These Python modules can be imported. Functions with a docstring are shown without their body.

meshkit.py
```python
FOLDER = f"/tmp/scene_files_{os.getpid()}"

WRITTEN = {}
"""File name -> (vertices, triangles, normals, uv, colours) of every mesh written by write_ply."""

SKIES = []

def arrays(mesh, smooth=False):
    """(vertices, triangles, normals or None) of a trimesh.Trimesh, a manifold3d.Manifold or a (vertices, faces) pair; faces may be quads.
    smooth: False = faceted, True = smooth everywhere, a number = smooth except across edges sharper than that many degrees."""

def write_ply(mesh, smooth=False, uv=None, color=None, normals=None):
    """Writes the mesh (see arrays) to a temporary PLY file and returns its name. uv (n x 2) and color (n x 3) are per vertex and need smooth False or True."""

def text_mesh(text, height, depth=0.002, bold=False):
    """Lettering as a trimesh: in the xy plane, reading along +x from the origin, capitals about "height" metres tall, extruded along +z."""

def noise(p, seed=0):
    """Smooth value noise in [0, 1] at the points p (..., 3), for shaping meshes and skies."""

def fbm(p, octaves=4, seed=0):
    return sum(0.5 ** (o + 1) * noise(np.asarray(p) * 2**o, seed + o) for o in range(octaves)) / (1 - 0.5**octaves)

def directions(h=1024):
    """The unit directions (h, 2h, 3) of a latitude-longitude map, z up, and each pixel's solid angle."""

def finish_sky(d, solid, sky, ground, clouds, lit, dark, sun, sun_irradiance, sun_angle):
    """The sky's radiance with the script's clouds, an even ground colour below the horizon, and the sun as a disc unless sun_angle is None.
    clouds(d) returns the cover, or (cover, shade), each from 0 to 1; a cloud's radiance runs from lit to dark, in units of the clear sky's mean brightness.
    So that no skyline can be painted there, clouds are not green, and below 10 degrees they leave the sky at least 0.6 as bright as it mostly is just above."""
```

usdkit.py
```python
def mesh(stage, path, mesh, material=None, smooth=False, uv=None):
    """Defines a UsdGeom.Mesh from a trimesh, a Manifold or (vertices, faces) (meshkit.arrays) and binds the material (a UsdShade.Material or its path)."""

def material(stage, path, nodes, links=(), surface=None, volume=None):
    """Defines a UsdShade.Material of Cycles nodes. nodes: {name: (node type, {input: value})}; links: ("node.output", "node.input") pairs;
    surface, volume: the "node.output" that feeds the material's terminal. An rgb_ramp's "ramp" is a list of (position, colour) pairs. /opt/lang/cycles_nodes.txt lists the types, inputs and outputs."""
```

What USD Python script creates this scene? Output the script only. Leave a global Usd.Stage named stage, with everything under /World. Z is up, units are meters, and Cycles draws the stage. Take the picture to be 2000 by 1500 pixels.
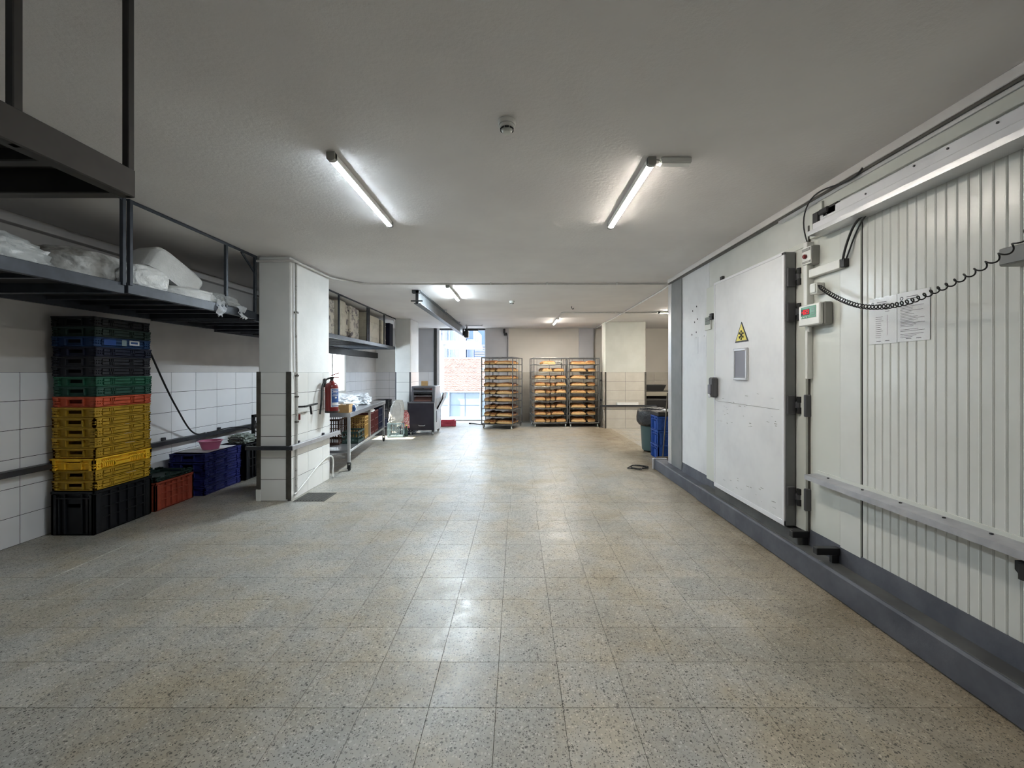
import math, random, numpy as np, trimesh, usdkit, meshkit
from pxr import Usd, UsdGeom, UsdLux, UsdShade, Gf, Sdf, Vt
from shapely.geometry import Polygon

stage = Usd.Stage.CreateInMemory()
UsdGeom.SetStageUpAxis(stage, 'Z'); UsdGeom.SetStageMetersPerUnit(stage, 1.0)
UsdGeom.Xform.Define(stage, '/World'); UsdGeom.Scope.Define(stage, '/World/Looks')
random.seed(7); RNG = np.random.default_rng(7)
PI = math.pi

# ------------------------------------------------------------------ camera, sky, sun, exposure
cam = UsdGeom.Camera.Define(stage, '/World/Camera')
cam.AddTranslateOp().Set(Gf.Vec3d(0, 0, 1.5)); cam.AddRotateXOp().Set(90.0)      # looks along +Y, level
cam.CreateHorizontalApertureAttr(36.0); cam.CreateVerticalApertureAttr(27.0)
cam.CreateFocalLengthAttr(36.0 * 830 / 2000)
cam.CreateHorizontalApertureOffsetAttr(-0.18); cam.CreateVerticalApertureOffsetAttr(-0.414)
cam.CreateFStopAttr(0.0)
cam.CreateExposureAttr(1.45)
dome = UsdLux.DomeLight.Define(stage, '/World/Sky'); dome.CreateColorAttr(Gf.Vec3f(.76, .88, 1.0)); dome.CreateIntensityAttr(1.7)
sun = UsdLux.DistantLight.Define(stage, '/World/Sun'); sun.CreateColorAttr(Gf.Vec3f(1, .93, .8)); sun.CreateNormalizeAttr(True); sun.CreateIntensityAttr(3.6); sun.CreateAngleAttr(0.6)
sd = Gf.Vec3d(0.72, 0.10, -0.69).GetNormalized()
sun.AddTransformOp().Set(Gf.Matrix4d(Gf.Rotation(Gf.Vec3d(0, 0, -1), sd), Gf.Vec3d(0, 0, 0)))
TUBE = 62.0            # radiance of the fluorescent tubes

# ------------------------------------------------------------------ helpers
USED = {}
def numbered(parent, name):
    k = (str(parent), name); n = USED.get(k, 0); USED[k] = n + 1
    return name if n == 0 else f'{name}_{n:03d}'
def P(p): return str(p.GetPath()) if p is not None else '/World'
def obj(name, mesh, m, parent=None, smooth=False, kind=None, label=None, uv=None):
    path = P(parent) + '/' + numbered(P(parent), name)
    o = usdkit.mesh(stage, path, mesh, m, smooth=smooth, uv=uv).GetPrim()
    if kind: o.SetCustomDataByKey('kind', kind)
    if label: o.SetCustomDataByKey('label', label)
    return o
def tag(o, label, cat, group=None, kind=None):
    o.SetCustomDataByKey('label', label); o.SetCustomDataByKey('category', cat)
    if group: o.SetCustomDataByKey('group', group)
    if kind: o.SetCustomDataByKey('kind', kind)
    return o
def thing(name, label, cat, loc=(0, 0, 0), rotz=0.0, group=None, kind=None):
    x = UsdGeom.Xform.Define(stage, '/World/' + numbered('/World', name))
    x.AddTranslateOp().Set(Gf.Vec3d(*map(float, loc)))
    x.AddRotateZOp().Set(float(rotz))
    return tag(x.GetPrim(), label, cat, group, kind)
def dup(src, loc, rotz, label, group=None):
    base = src.GetName(); base = base[:-4] if base[-4:-3] == '_' and base[-3:].isdigit() else base
    was = src.GetCustomData()
    r = thing(base, label, was['category'], loc, rotz, group or was.get('group'))
    r.GetReferences().AddInternalReference(src.GetPath()); r.SetInstanceable(True)
    return r
def struct(name, label, cat): return thing(name, label, cat, kind='structure')

# meshes
def cat_(ms): return trimesh.util.concatenate([m for m in ms if m is not None])
def bx(x0, x1, y0, y1, z0, z1):
    m = trimesh.creation.box([abs(x1 - x0), abs(y1 - y0), abs(z1 - z0)]); m.apply_translation([(x0 + x1) / 2, (y0 + y1) / 2, (z0 + z1) / 2]); return m
_S = np.array([(a, b, c) for a in (-1, 1) for b in (-1, 1) for c in (-1, 1)], float)
def _cv(h, b):
    v = []
    for s in _S:
        for k in range(3):
            o = np.full(3, b); o[k] = 0
            v.append(s * (h - o))
    return np.array(v)
_hull = trimesh.Trimesh(_cv(np.ones(3), .2), process=False)
from scipy.spatial import ConvexHull
def _cf():
    v = _cv(np.ones(3), .2); h = ConvexHull(v); f = h.simplices.copy()
    for i, t in enumerate(f):
        n = np.cross(v[t[1]] - v[t[0]], v[t[2]] - v[t[0]])
        if n @ v[t].mean(0) < 0: f[i] = t[::-1]
    return f
_CF = _cf()
def cb(x0, x1, y0, y1, z0, z1, b=.003):
    h = np.array([abs(x1 - x0), abs(y1 - y0), abs(z1 - z0)]) / 2; b = min(b, h.min() * .45)
    return trimesh.Trimesh(_cv(h, b) + [(x0 + x1) / 2, (y0 + y1) / 2, (z0 + z1) / 2], _CF, process=False)
def tube(pts, r, n=8, closed=False):
    p = np.asarray(pts, float)
    t = np.gradient(p, axis=0); t /= np.linalg.norm(t, axis=1, keepdims=True) + 1e-12
    a = np.zeros_like(p); ref = np.array([0, 0, 1.0]) if abs(t[0][2]) < .9 else np.array([1.0, 0, 0])
    a0 = np.cross(t[0], ref); a0 /= np.linalg.norm(a0)
    for i in range(len(p)):
        a0 = a0 - t[i] * (a0 @ t[i]); a0 /= np.linalg.norm(a0) + 1e-12; a[i] = a0
    b = np.cross(t, a); ang = np.arange(n) * 2 * PI / n
    rr = np.broadcast_to(np.asarray(r, float), (len(p),))[:, None, None]
    v = p[:, None] + rr * (np.cos(ang)[None, :, None] * a[:, None] + np.sin(ang)[None, :, None] * b[:, None])
    k = len(p); v = np.vstack([v.reshape(-1, 3), p[:1], p[-1:]]); f = []
    for i in range(k - 1):
        for j in range(n):
            q = (i * n + j, i * n + (j + 1) % n, (i + 1) * n + (j + 1) % n, (i + 1) * n + j)
            f += [(q[0], q[1], q[2]), (q[0], q[2], q[3])]
    for j in range(n):
        f.append((k * n, (j + 1) % n, j)); f.append((k * n + 1, (k - 1) * n + j, (k - 1) * n + (j + 1) % n))
    return trimesh.Trimesh(v, f, process=False)
def spline(pts, n=60):
    from scipy.interpolate import CubicSpline
    p = np.asarray(pts, float); s = np.r_[0, np.cumsum(np.linalg.norm(np.diff(p, axis=0), axis=1))]
    return CubicSpline(s, p)(np.linspace(0, s[-1], n))
def lathe(prof, n=28, c=(0, 0, 0)):
    m = trimesh.creation.revolve(np.asarray(prof, float), sections=n); m.apply_translation(c); return m
def cyl(r, p0, p1, n=16): return tube([p0, p1], r, n)
def prism(poly, axis, a0, a1):
    """poly: 2-D outline in the other two axes (x: (y,z), y: (x,z), z: (x,y)), extruded along axis from a0 to a1."""
    m = trimesh.creation.extrude_polygon(Polygon(poly), a1 - a0); v = m.vertices
    if axis == 'x': w = np.c_[v[:, 2] + a0, v[:, 0], v[:, 1]]
    elif axis == 'y': w = np.c_[v[:, 0], v[:, 2] + a0, v[:, 1]]
    else: w = np.c_[v[:, 0], v[:, 1], v[:, 2] + a0]
    f = m.faces if axis != 'y' else m.faces[:, ::-1]
    return trimesh.Trimesh(w, f, process=False)
def lumpy(size, seed, amp=.16, freq=3.0, sub=4, flat=-.55, power=.75, crease=0.0):
    m = trimesh.creation.icosphere(subdivisions=sub); v = m.vertices.copy()
    u = np.sign(v) * np.abs(v) ** power
    n = meshkit.fbm(v * freq + 11.3 + seed * 3.7, 4, seed) - .5
    u = u * (1 + 2 * amp * n)[:, None]
    if crease:
        c = np.abs(meshkit.fbm(v * freq * 1.8 + 40 + seed, 3, seed + 9) - .5)
        u = u * (1 - crease * np.exp(-(c / .04) ** 2))[:, None]
    u[:, 2] = np.maximum(u[:, 2], flat) - flat
    u *= np.asarray(size) / 2; return trimesh.Trimesh(u, m.faces, process=False)
def mv(m, loc=(0, 0, 0), rz=0.0, rx=0.0, ry=0.0):
    m = m.copy(); T = trimesh.transformations
    m.apply_transform(T.translation_matrix(loc) @ T.rotation_matrix(rz, [0, 0, 1]) @ T.rotation_matrix(ry, [0, 1, 0]) @ T.rotation_matrix(rx, [1, 0, 0])); return m

# ------------------------------------------------------------------ materials
def mat(name, col, col2=None, scale=6.0, rough=.5, metal=0.0, bump=0.0, bscale=60.0, bdist=.01, lo=.35, hi=.65, detail=4.0, rough2=None, **kw):
    N = {'p': ('principled_bsdf', {'base_color': col, 'roughness': rough, 'metallic': metal, **kw})}; L = []
    if col2 is not None or bump or rough2 is not None: N['g'] = ('geometry', {})
    if col2 is not None or rough2 is not None:
        N['n'] = ('noise_texture', {'scale': scale, 'detail': detail, 'roughness': .6}); L += [('g.position', 'n.vector')]
    if col2 is not None:
        N['r'] = ('rgb_ramp', {'ramp': [(0, col), (lo, col), (hi, col2), (1, col2)]})
        L += [('n.fac', 'r.fac'), ('r.color', 'p.base_color')]
    if rough2 is not None:
        N['rm'] = ('map_range', {'from_min': .3, 'from_max': .7, 'to_min': rough, 'to_max': rough2}); L += [('n.fac', 'rm.value'), ('rm.result', 'p.roughness')]
    if bump:
        N['bn'] = ('noise_texture', {'scale': bscale, 'detail': 4.0, 'roughness': .6}); N['b'] = ('bump', {'strength': bump, 'distance': bdist})
        L += [('g.position', 'bn.vector'), ('bn.fac', 'b.height'), ('b.normal', 'p.normal')]
    return usdkit.material(stage, '/World/Looks/' + name, N, L, surface='p.BSDF')
def emit(name, col, s):
    return usdkit.material(stage, '/World/Looks/' + name, {'e': ('emission', {'color': col, 'strength': s})}, surface='e.emission')
def film(name, col, op=.5, rough=.25):
    return usdkit.material(stage, '/World/Looks/' + name, {'t': ('transparent_bsdf', {}), 'p': ('principled_bsdf', {'base_color': col, 'roughness': rough}), 'm': ('mix_closure', {'fac': op})},
                           [('t.BSDF', 'm.closure1'), ('p.BSDF', 'm.closure2')], surface='m.closure')

def terrazzo(name, rnd):
    N = {'g': ('geometry', {}), 'oi': ('object_info', {}),
         'v1': ('voronoi_texture', {'scale': 70.0}), 'v2': ('voronoi_texture', {'scale': 150.0}), 'v3': ('voronoi_texture', {'scale': 38.0}), 'dn': ('noise_texture', {'scale': 60.0, 'detail': 2.0}), 'dv': ('vector_math', {'math_type': 'multiply_add', 'vector2': (.014, .014, .014)}), 'hn': ('noise_texture', {'scale': 2.1, 'detail': 5.0, 'roughness': .65}), 'hr': ('rgb_ramp', {'ramp': [(0, (1.0, .88, .80)), (.40, (1.0, .95, .86)), (.5, (1, 1, 1)), (.6, (.93, .96, 1.0)), (1, (.88, .93, .98))]}), 'mx6': ('mix_color', {'blend_type': 'multiply', 'fac': 1.0}), 'sx': ('separate_xyz', {}), 'kd': ('map_range', {'from_min': 1.3, 'from_max': 2.1, 'to_min': 0.0, 'to_max': .85, 'clamp': True}), 'kn': ('math', {'math_type': 'multiply'}), 'kq': ('map_range', {'from_min': .35, 'from_max': .6, 'to_min': .35, 'to_max': 1.0, 'clamp': True}), 'ks': ('math', {'math_type': 'less_than', 'value2': 2.5}), 'kz': ('math', {'math_type': 'multiply'}), 'mx7': ('mix_color', {'blend_type': 'multiply', 'b': (.62, .47, .28)}),
         's1': ('separate_color', {}), 's2': ('separate_color', {}), 's3': ('separate_color', {}),
         'lt1': ('math', {'math_type': 'less_than', 'value2': .38}), 'lt2': ('math', {'math_type': 'less_than', 'value2': .34}), 'lt3': ('math', {'math_type': 'less_than', 'value2': .27}),
         'gt2': ('math', {'math_type': 'greater_than', 'value2': .62}), 'gt3': ('math', {'math_type': 'greater_than', 'value2': .945}),
         'm2': ('math', {'math_type': 'multiply'}), 'm3': ('math', {'math_type': 'multiply'}),
         'chip': ('rgb_ramp', {'ramp': [(0, (.085, .08, .07)), (.14, (.17, .165, .15)), (.34, (.33, .32, .285)), (.6, (.44, .425, .385)), (.82, (.54, .525, .485)), (1, (.58, .565, .525))]}),
         'ns': ('noise_texture', {'scale': .75, 'detail': 5.0, 'roughness': .62}), 'nf': ('noise_texture', {'scale': 5.0, 'detail': 6.0, 'roughness': .7}),
         'base': ('rgb_ramp', {'ramp': [(0, (.29, .27, .235)), (.4, (.385, .368, .33)), (.6, (.43, .415, .378)), (1, (.49, .475, .44))]}),
         'mx1': ('mix_color', {'blend_type': 'mix'}), 'mx2': ('mix_color', {'blend_type': 'mix', 'b': (.085, .08, .07)}), 'mx3': ('mix_color', {'blend_type': 'mix', 'b': (.045, .04, .035)}),
         'st': ('rgb_ramp', {'ramp': [(0, (.72, .64, .52)), (.38, (.86, .81, .73)), (.52, (1, .985, .96)), (1, (1, 1, 1))]}),
         'mx4': ('mix_color', {'blend_type': 'multiply', 'fac': 1.0}), 'mx5': ('mix_color', {'blend_type': 'multiply', 'fac': 1.0}),
         'var': ('map_range', {'from_min': 0.0, 'from_max': 1.0, 'to_min': .93, 'to_max': 1.05}), 'cc': ('combine_color', {}),
         'rg': ('map_range', {'from_min': .3, 'from_max': .7, 'to_min': .50, 'to_max': .29}),
         'b': ('bump', {'strength': .22, 'distance': .004}), 'bn': ('noise_texture', {'scale': 3.2, 'detail': 7.0, 'roughness': .6}),
         'p': ('principled_bsdf', {'specular_ior_level': .55})}
    L = [('g.position', x + '.vector') for x in ('ns', 'nf', 'bn', 'dn', 'hn', 'sx')] + [('dv.vector', x + '.vector') for x in ('v1', 'v2', 'v3')] + [('dn.color', 'dv.vector1'), ('g.position', 'dv.vector3'), ('hn.fac', 'hr.fac'), ('sx.x', 'kd.value'), ('sx.x', 'ks.value1'), ('kd.result', 'kz.value1'), ('ks.value', 'kz.value2'), ('hn.fac', 'kq.value'), ('kz.value', 'kn.value1'), ('kq.result', 'kn.value2')]
    L += [('v1.distance', 'lt1.value1'), ('v2.distance', 'lt2.value1'), ('v3.distance', 'lt3.value1'), ('v1.color', 's1.color'), ('v2.color', 's2.color'), ('v3.color', 's3.color'),
          ('s1.r', 'chip.fac'), ('s2.g', 'gt2.value1'), ('s3.b', 'gt3.value1'), ('lt2.value', 'm2.value1'), ('gt2.value', 'm2.value2'), ('lt3.value', 'm3.value1'), ('gt3.value', 'm3.value2'),
          ('nf.fac', 'base.fac'), ('base.color', 'mx1.a'), ('chip.color', 'mx1.b'), ('lt1.value', 'mx1.fac'), ('mx1.result', 'mx2.a'), ('m2.value', 'mx2.fac'), ('mx2.result', 'mx3.a'), ('m3.value', 'mx3.fac'),
          ('ns.fac', 'st.fac'), ('mx3.result', 'mx4.a'), ('st.color', 'mx4.b'), (rnd, 'var.value'), ('var.result', 'cc.r'), ('var.result', 'cc.g'), ('var.result', 'cc.b'), ('mx4.result', 'mx5.a'), ('cc.color', 'mx5.b'),
          ('mx5.result', 'mx6.a'), ('hr.color', 'mx6.b'), ('mx6.result', 'mx7.a'), ('kn.value', 'mx7.fac'), ('mx7.result', 'p.base_color'), ('nf.fac', 'rg.value'), ('rg.result', 'p.roughness'), ('bn.fac', 'b.height'), ('b.normal', 'p.normal')]
    return usdkit.material(stage, '/World/Looks/' + name, N, L, surface='p.BSDF')
M = {}
M['terr'] = terrazzo('terrazzo', 'oi.random'); M['terr2'] = terrazzo('terrazzo_far', 'g.random_per_island')
M['grout'] = mat('grout', (.06, .055, .05), rough=.9)
M['grout2'] = mat('tile_grout', (.10, .10, .11), rough=.9)
M['ceil'] = mat('ceiling_plaster', (.71, .68, .67), (.77, .745, .73), scale=1.2, rough=.85, bump=.4, bscale=38, bdist=.006)
M['plast'] = mat('wall_plaster', (.52, .50, .49), (.60, .58, .565), scale=2.0, rough=.8, bump=.3, bscale=30, bdist=.004)
M['plastw'] = mat('column_plaster', (.74, .745, .73), (.80, .80, .785), scale=3.0, rough=.7, bump=.35, bscale=26, bdist=.005)
M['plastb'] = mat('far_wall_plaster', (.66, .62, .56), (.70, .66, .60), scale=1.5, rough=.8, bump=.2, bscale=30, bdist=.004)
M['plastc'] = mat('cream_column_plaster', (.56, .56, .50), (.62, .62, .56), scale=2.5, rough=.7, bump=.25, bscale=26, bdist=.004)
M['plastg'] = mat('grey_paint', (.48, .48, .505), (.53, .53, .555), scale=2.0, rough=.7)
M['tile'] = mat('white_wall_tile', (.78, .785, .81), (.83, .835, .86), scale=1.2, rough=.16, rough2=.24)
M['tilec'] = mat('column_wall_tile', (.77, .775, .75), (.82, .82, .80), scale=2.0, rough=.2)
M['tileb'] = mat('beige_wall_tile', (.54, .50, .43), (.61, .57, .50), scale=3.0, rough=.25)
M['panel'] = mat('panel_sheet', (.60, .61, .575), (.66, .665, .635), scale=1.5, rough=.22, rough2=.30)
M['flash'] = mat('flashing_sheet', (.62, .63, .58), rough=.35)
M['doorw'] = mat('door_skin', (.66, .66, .67), (.71, .71, .715), scale=2.5, rough=.28, rough2=.42)
M['doorg'] = mat('door_edge_grey', (.16, .165, .165), (.2, .2, .2), scale=4.0, rough=.5)
M['kerb'] = mat('kerb_paint', (.07, .075, .093), (.11, .115, .135), scale=5.0, rough=.6, bump=.3, bscale=50, bdist=.003)
M['kerbt'] = mat('kerb_top_paint', (.06, .06, .06), (.11, .11, .105), scale=3.0, rough=.6, bump=.3, bscale=40, bdist=.003)
M['steel'] = mat('shelf_steel', (.034, .040, .052), (.055, .064, .08), scale=8.0, rough=.42, metal=.3)
M['steelk'] = mat('dark_steel', (.022, .022, .023), (.035, .034, .033), scale=8.0, rough=.5, metal=.2)
M['board'] = mat('shelf_board', (.015, .014, .014), rough=.8)
M['galv'] = mat('galvanised', (.42, .42, .44), (.52, .52, .54), scale=9.0, rough=.38, metal=.75)
M['ss'] = mat('stainless', (.55, .55, .56), (.62, .62, .63), scale=3.0, rough=.27, metal=.9)
M['alu'] = mat('aluminium', (.66, .66, .67), rough=.35, metal=.8)
M['white'] = mat('white_plastic', (.74, .74, .71), rough=.4)
M['whitem'] = mat('white_metal', (.70, .70, .73), (.76, .76, .78), scale=4.0, rough=.4)
M['grey'] = mat('grey_plastic', (.30, .30, .28), rough=.5)
M['dgrey'] = mat('dark_grey_plastic', (.075, .075, .08), rough=.4)
M['black'] = mat('black_plastic', (.012, .012, .013), rough=.45)
M['rubber'] = mat('black_rubber', (.015, .015, .015), rough=.7)
M['guard'] = mat('edge_guard', (.085, .08, .07), (.13, .12, .105), scale=8.0, rough=.45, metal=.5)
M['rail'] = mat('rail_steel', (.03, .033, .04), (.05, .052, .06), scale=8, rough=.4, metal=.3)
M['bumper'] = mat('bumper_steel', (.40, .40, .43), (.50, .50, .52), scale=8.0, rough=.4, metal=.5)
M['red'] = mat('extinguisher_red', (.16, .010, .010), rough=.3)
M['blue_l'] = mat('label_blue', (.03, .09, .28), rough=.4)
M['paper'] = mat('paper', (.74, .74, .75), rough=.35)
M['ink'] = mat('ink', (.16, .16, .17), rough=.8)
M['rdig'] = emit('red_digits', (1, .03, .04), .55)
M['pcb'] = mat('green_display', (.04, .22, .10), rough=.3)
M['yellow_s'] = mat('sign_yellow', (.72, .60, .10), rough=.4)
M['hatch'] = mat('hatch_panel', (.20, .20, .235), rough=.35)
CR = {'yellow': (.42, .255, .022), 'amber': (.85, .50, .03), 'red': (.52, .09, .04), 'black': (.008, .009, .012), 'navy': (.010, .013, .032), 'green': (.02, .11, .065), 'teal': (.02, .075, .055),
      'charcoal': (.022, .023, .030), 'blue': (.014, .045, .13), 'dblue': (.012, .016, .11), 'bblue': (.018, .065, .27), 'brown': (.06, .03, .02), 'tan': (.36, .22, .07), 'maroon': (.09, .02, .018), 'grey': (.22, .29, .31), 'dgreen': (.02, .04, .035), 'brick': (.30, .06, .035), 'pinkred': (.45, .06, .09)}
for k, c in CR.items():
    M['cr_' + k] = mat('crate_' + k, c, tuple(x * 1.25 for x in c), scale=14.0, rough=.5, specular_ior_level=.3)
M['bag'] = mat('white_bag', (.76, .77, .76), (.84, .85, .85), scale=6.0, rough=.35, bump=.5, bscale=22, bdist=.02)
M['sackc'] = mat('cream_sack', (.46, .44, .41), (.53, .51, .48), scale=9.0, rough=.7, bump=.4, bscale=30, bdist=.01)
M['bagg'] = mat('grey_bag', (.20, .19, .17), (.62, .62, .60), scale=3.0, rough=.4, bump=.5, bscale=18, bdist=.02, lo=.42, hi=.55)
M['bagk'] = mat('black_bag', (.02, .02, .022), (.03, .03, .033), scale=6.0, rough=.35, bump=.6, bscale=16, bdist=.03)
M['film'] = film('clear_film', (.75, .78, .78), .38)
M['wfilm'] = film('white_film', (.80, .83, .88), .8)
M['card'] = mat('cardboard', (.42, .26, .11), (.50, .32, .15), scale=6.0, rough=.8)
M['bundle'] = mat('printed_paper', (.74, .70, .62), (.16, .14, .15), scale=7.0, rough=.6, lo=.50, hi=.60, detail=6.0)
M['bundlep'] = mat('plain_paper_bundle', (.72, .68, .58), (.5, .46, .39), scale=5.0, rough=.6, lo=.5, hi=.75)
M['slicer'] = mat('slicer_grey', (.12, .12, .135), (.155, .155, .17), scale=5.0, rough=.4, metal=.3)
M['beam'] = mat('beam_paint', (.09, .10, .105), (.13, .14, .145), scale=4.0, rough=.45, metal=.1)
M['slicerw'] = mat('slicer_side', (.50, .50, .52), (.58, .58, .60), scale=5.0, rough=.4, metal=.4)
M['slicerd'] = mat('slicer_dark_panel', (.017, .015, .023), (.026, .023, .033), scale=4.0, rough=.5, specular_ior_level=.3)
M['slicerb'] = mat('slicer_brown', (.12, .06, .05), rough=.4)
M['pink'] = mat('pink_plastic', (.62, .16, .30), rough=.35)
M['cloth'] = mat('grey_green_cloth', (.20, .23, .20), (.27, .30, .27), scale=20, rough=.8)
M['beige'] = mat('beige_counter', (.52, .48, .38), rough=.5)
M['pipe'] = mat('white_conduit', (.55, .53, .51), (.63, .61, .59), scale=6, rough=.5)
M['stain'] = mat('stained_pipe', (.55, .54, .51), (.16, .145, .13), scale=20, rough=.6, lo=.56, hi=.68)
M['wood'] = mat('broom_wood', (.10, .08, .055), rough=.6)
M['bin'] = mat('bin_green', (.045, .085, .085), rough=.5)
M['netred'] = mat('red_net', (.40, .08, .08), (.6, .45, .42), scale=40, rough=.7, lo=.48, hi=.54)
M['roofc'] = mat('roof_terracotta', (.075, .043, .033), (.14, .088, .07), scale=3.0, rough=.8)
M['facade'] = mat('pale_facade', (.19, .215, .26), (.22, .245, .285), scale=.5, rough=.8)
M['facadeb'] = mat('blue_facade', (.05, .08, .17), (.07, .10, .19), scale=.5, rough=.8)
M['dwin'] = mat('dark_window', (.08, .10, .16), rough=.2)
M['par'] = mat('parapet_panel', (.25, .31, .375), (.29, .345, .40), scale=.8, rough=.4)
M['soil'] = mat('outside_ground', (.30, .29, .27), (.4, .38, .35), scale=.3, rough=.9)
M['drain'] = mat('drain_grate', (.05, .05, .045), (.11, .105, .09), scale=30, rough=.7)
def crust(name, top, side):
    N = {'u': ('uvmap', {'attribute': 'st'}), 's': ('separate_xyz', {}), 'g': ('geometry', {}), 'n': ('noise_texture', {'scale': 22.0, 'detail': 4.0}), 'ad': ('math', {'math_type': 'multiply_add', 'value2': .35}), 'r': ('rgb_ramp', {'ramp': [(0, tuple(.8 * c for c in side)), (.3, side), (.66, side), (.84, top), (1, tuple(.75 * c for c in top))]}), 'p': ('principled_bsdf', {'roughness': .5})}
    return usdkit.material(stage, '/World/Looks/' + name, N, [('u.UV', 's.vector'), ('g.position', 'n.vector'), ('n.fac', 'ad.value1'), ('s.y', 'ad.value3'), ('ad.value', 'r.fac'), ('r.color', 'p.base_color')], surface='p.BSDF')
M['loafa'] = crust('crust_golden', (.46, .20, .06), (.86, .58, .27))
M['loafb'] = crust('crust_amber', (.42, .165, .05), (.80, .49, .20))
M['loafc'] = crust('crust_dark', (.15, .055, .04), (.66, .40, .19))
for k, f in (('', .98), ('_far', 2.5), ('_rear', .40)):
    M['cool' + k] = emit('tube_cool' + k, (.80, .92, 1.0), TUBE * f * (2.0 if k == '_far' else 1)); M['warm' + k] = emit('tube_warm' + k, (1.0, .935, .835), TUBE * f)

# ------------------------------------------------------------------ room shell
CE = 2.85; XL = -4.35; XR = 2.24; YB = -3.0; YF = 13.1; XE = 5.6
# floor: bed + individual terrazzo tiles
fl = struct('floor', 'worn grey beige terrazzo tile floor of the bakery store', 'floor')
obj('screed', cat_([bx(XL - .2, XE, YB - .2, YF + .25, -.25, -.004)]), M['grout'], fl)
def floor_tile(x0, x1, y0, y1, dz):
    g, c = (.0008, .0007) if y0 < 4.6 else (.0006, .0004)
    o = [(x0 + g, y0 + g), (x1 - g, y0 + g), (x1 - g, y1 - g), (x0 + g, y1 - g)]
    i = [(x0 + g + c, y0 + g + c), (x1 - g - c, y0 + g + c), (x1 - g - c, y1 - g - c), (x0 + g + c, y1 - g - c)]
    v = [(a, b, -.012) for a, b in o] + [(a, b, -.001 + dz) for a, b in o] + [(a, b, dz) for a, b in i]
    f = [(8, 9, 10), (8, 10, 11)]
    for k in range(4):
        j = (k + 1) % 4
        f += [(k, j, 4 + j), (k, 4 + j, 4 + k), (4 + k, 4 + j, 8 + j), (4 + k, 8 + j, 8 + k)]
    return trimesh.Trimesh(v, f, process=False)
tl = []
rt = np.random.default_rng(3)
for r in range(-17, 38):
    y0 = 1.90 + .3 * r
    if y0 > YF + .1 or y0 < YB: continue
    off = 0.0 if y0 < 4.4 else (.02 if r % 2 else 0.0) + .012 * (r % 3)
    for c in range(-16, 20):
        x0 = -.095 + .3 * c + off
        a, b = max(x0, XL), min(x0 + .3, XE if y0 > 6.3 else 2.16)
        if b - a < .03: continue
        Y = y0 + .15; X = (a + b) / 2
        px, py = (1010 + 830 * X / Y, 727 + 1245 / Y) if Y > .3 else (-1e9, 0)
        vis = -30 < px < 2030 and py < 1560
        tl.append((Y if vis else 1e6 + abs(Y), a, b, y0, min(y0 + .3, YF + .2)))
tl.sort()
rest = []
for k, (d, a, b, y0, y1) in enumerate(tl):
    dz = float(rt.uniform(-.0003, .0003))
    if k < 290: obj('tile', floor_tile(a, b, y0, y1, dz), M['terr'], fl)
    else: rest.append(floor_tile(a, b, y0, y1, dz))
obj('tile', cat_(rest), M['terr2'], fl, kind='stuff', label='smaller looking terrazzo tiles of the far floor')

ce = struct('ceiling', 'grey white brushed plaster ceiling', 'ceiling')
obj('slab', bx(XL - .2, XE + .2, YB - .2, YF + .3, CE, CE + .25), M['ceil'], ce)

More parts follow.
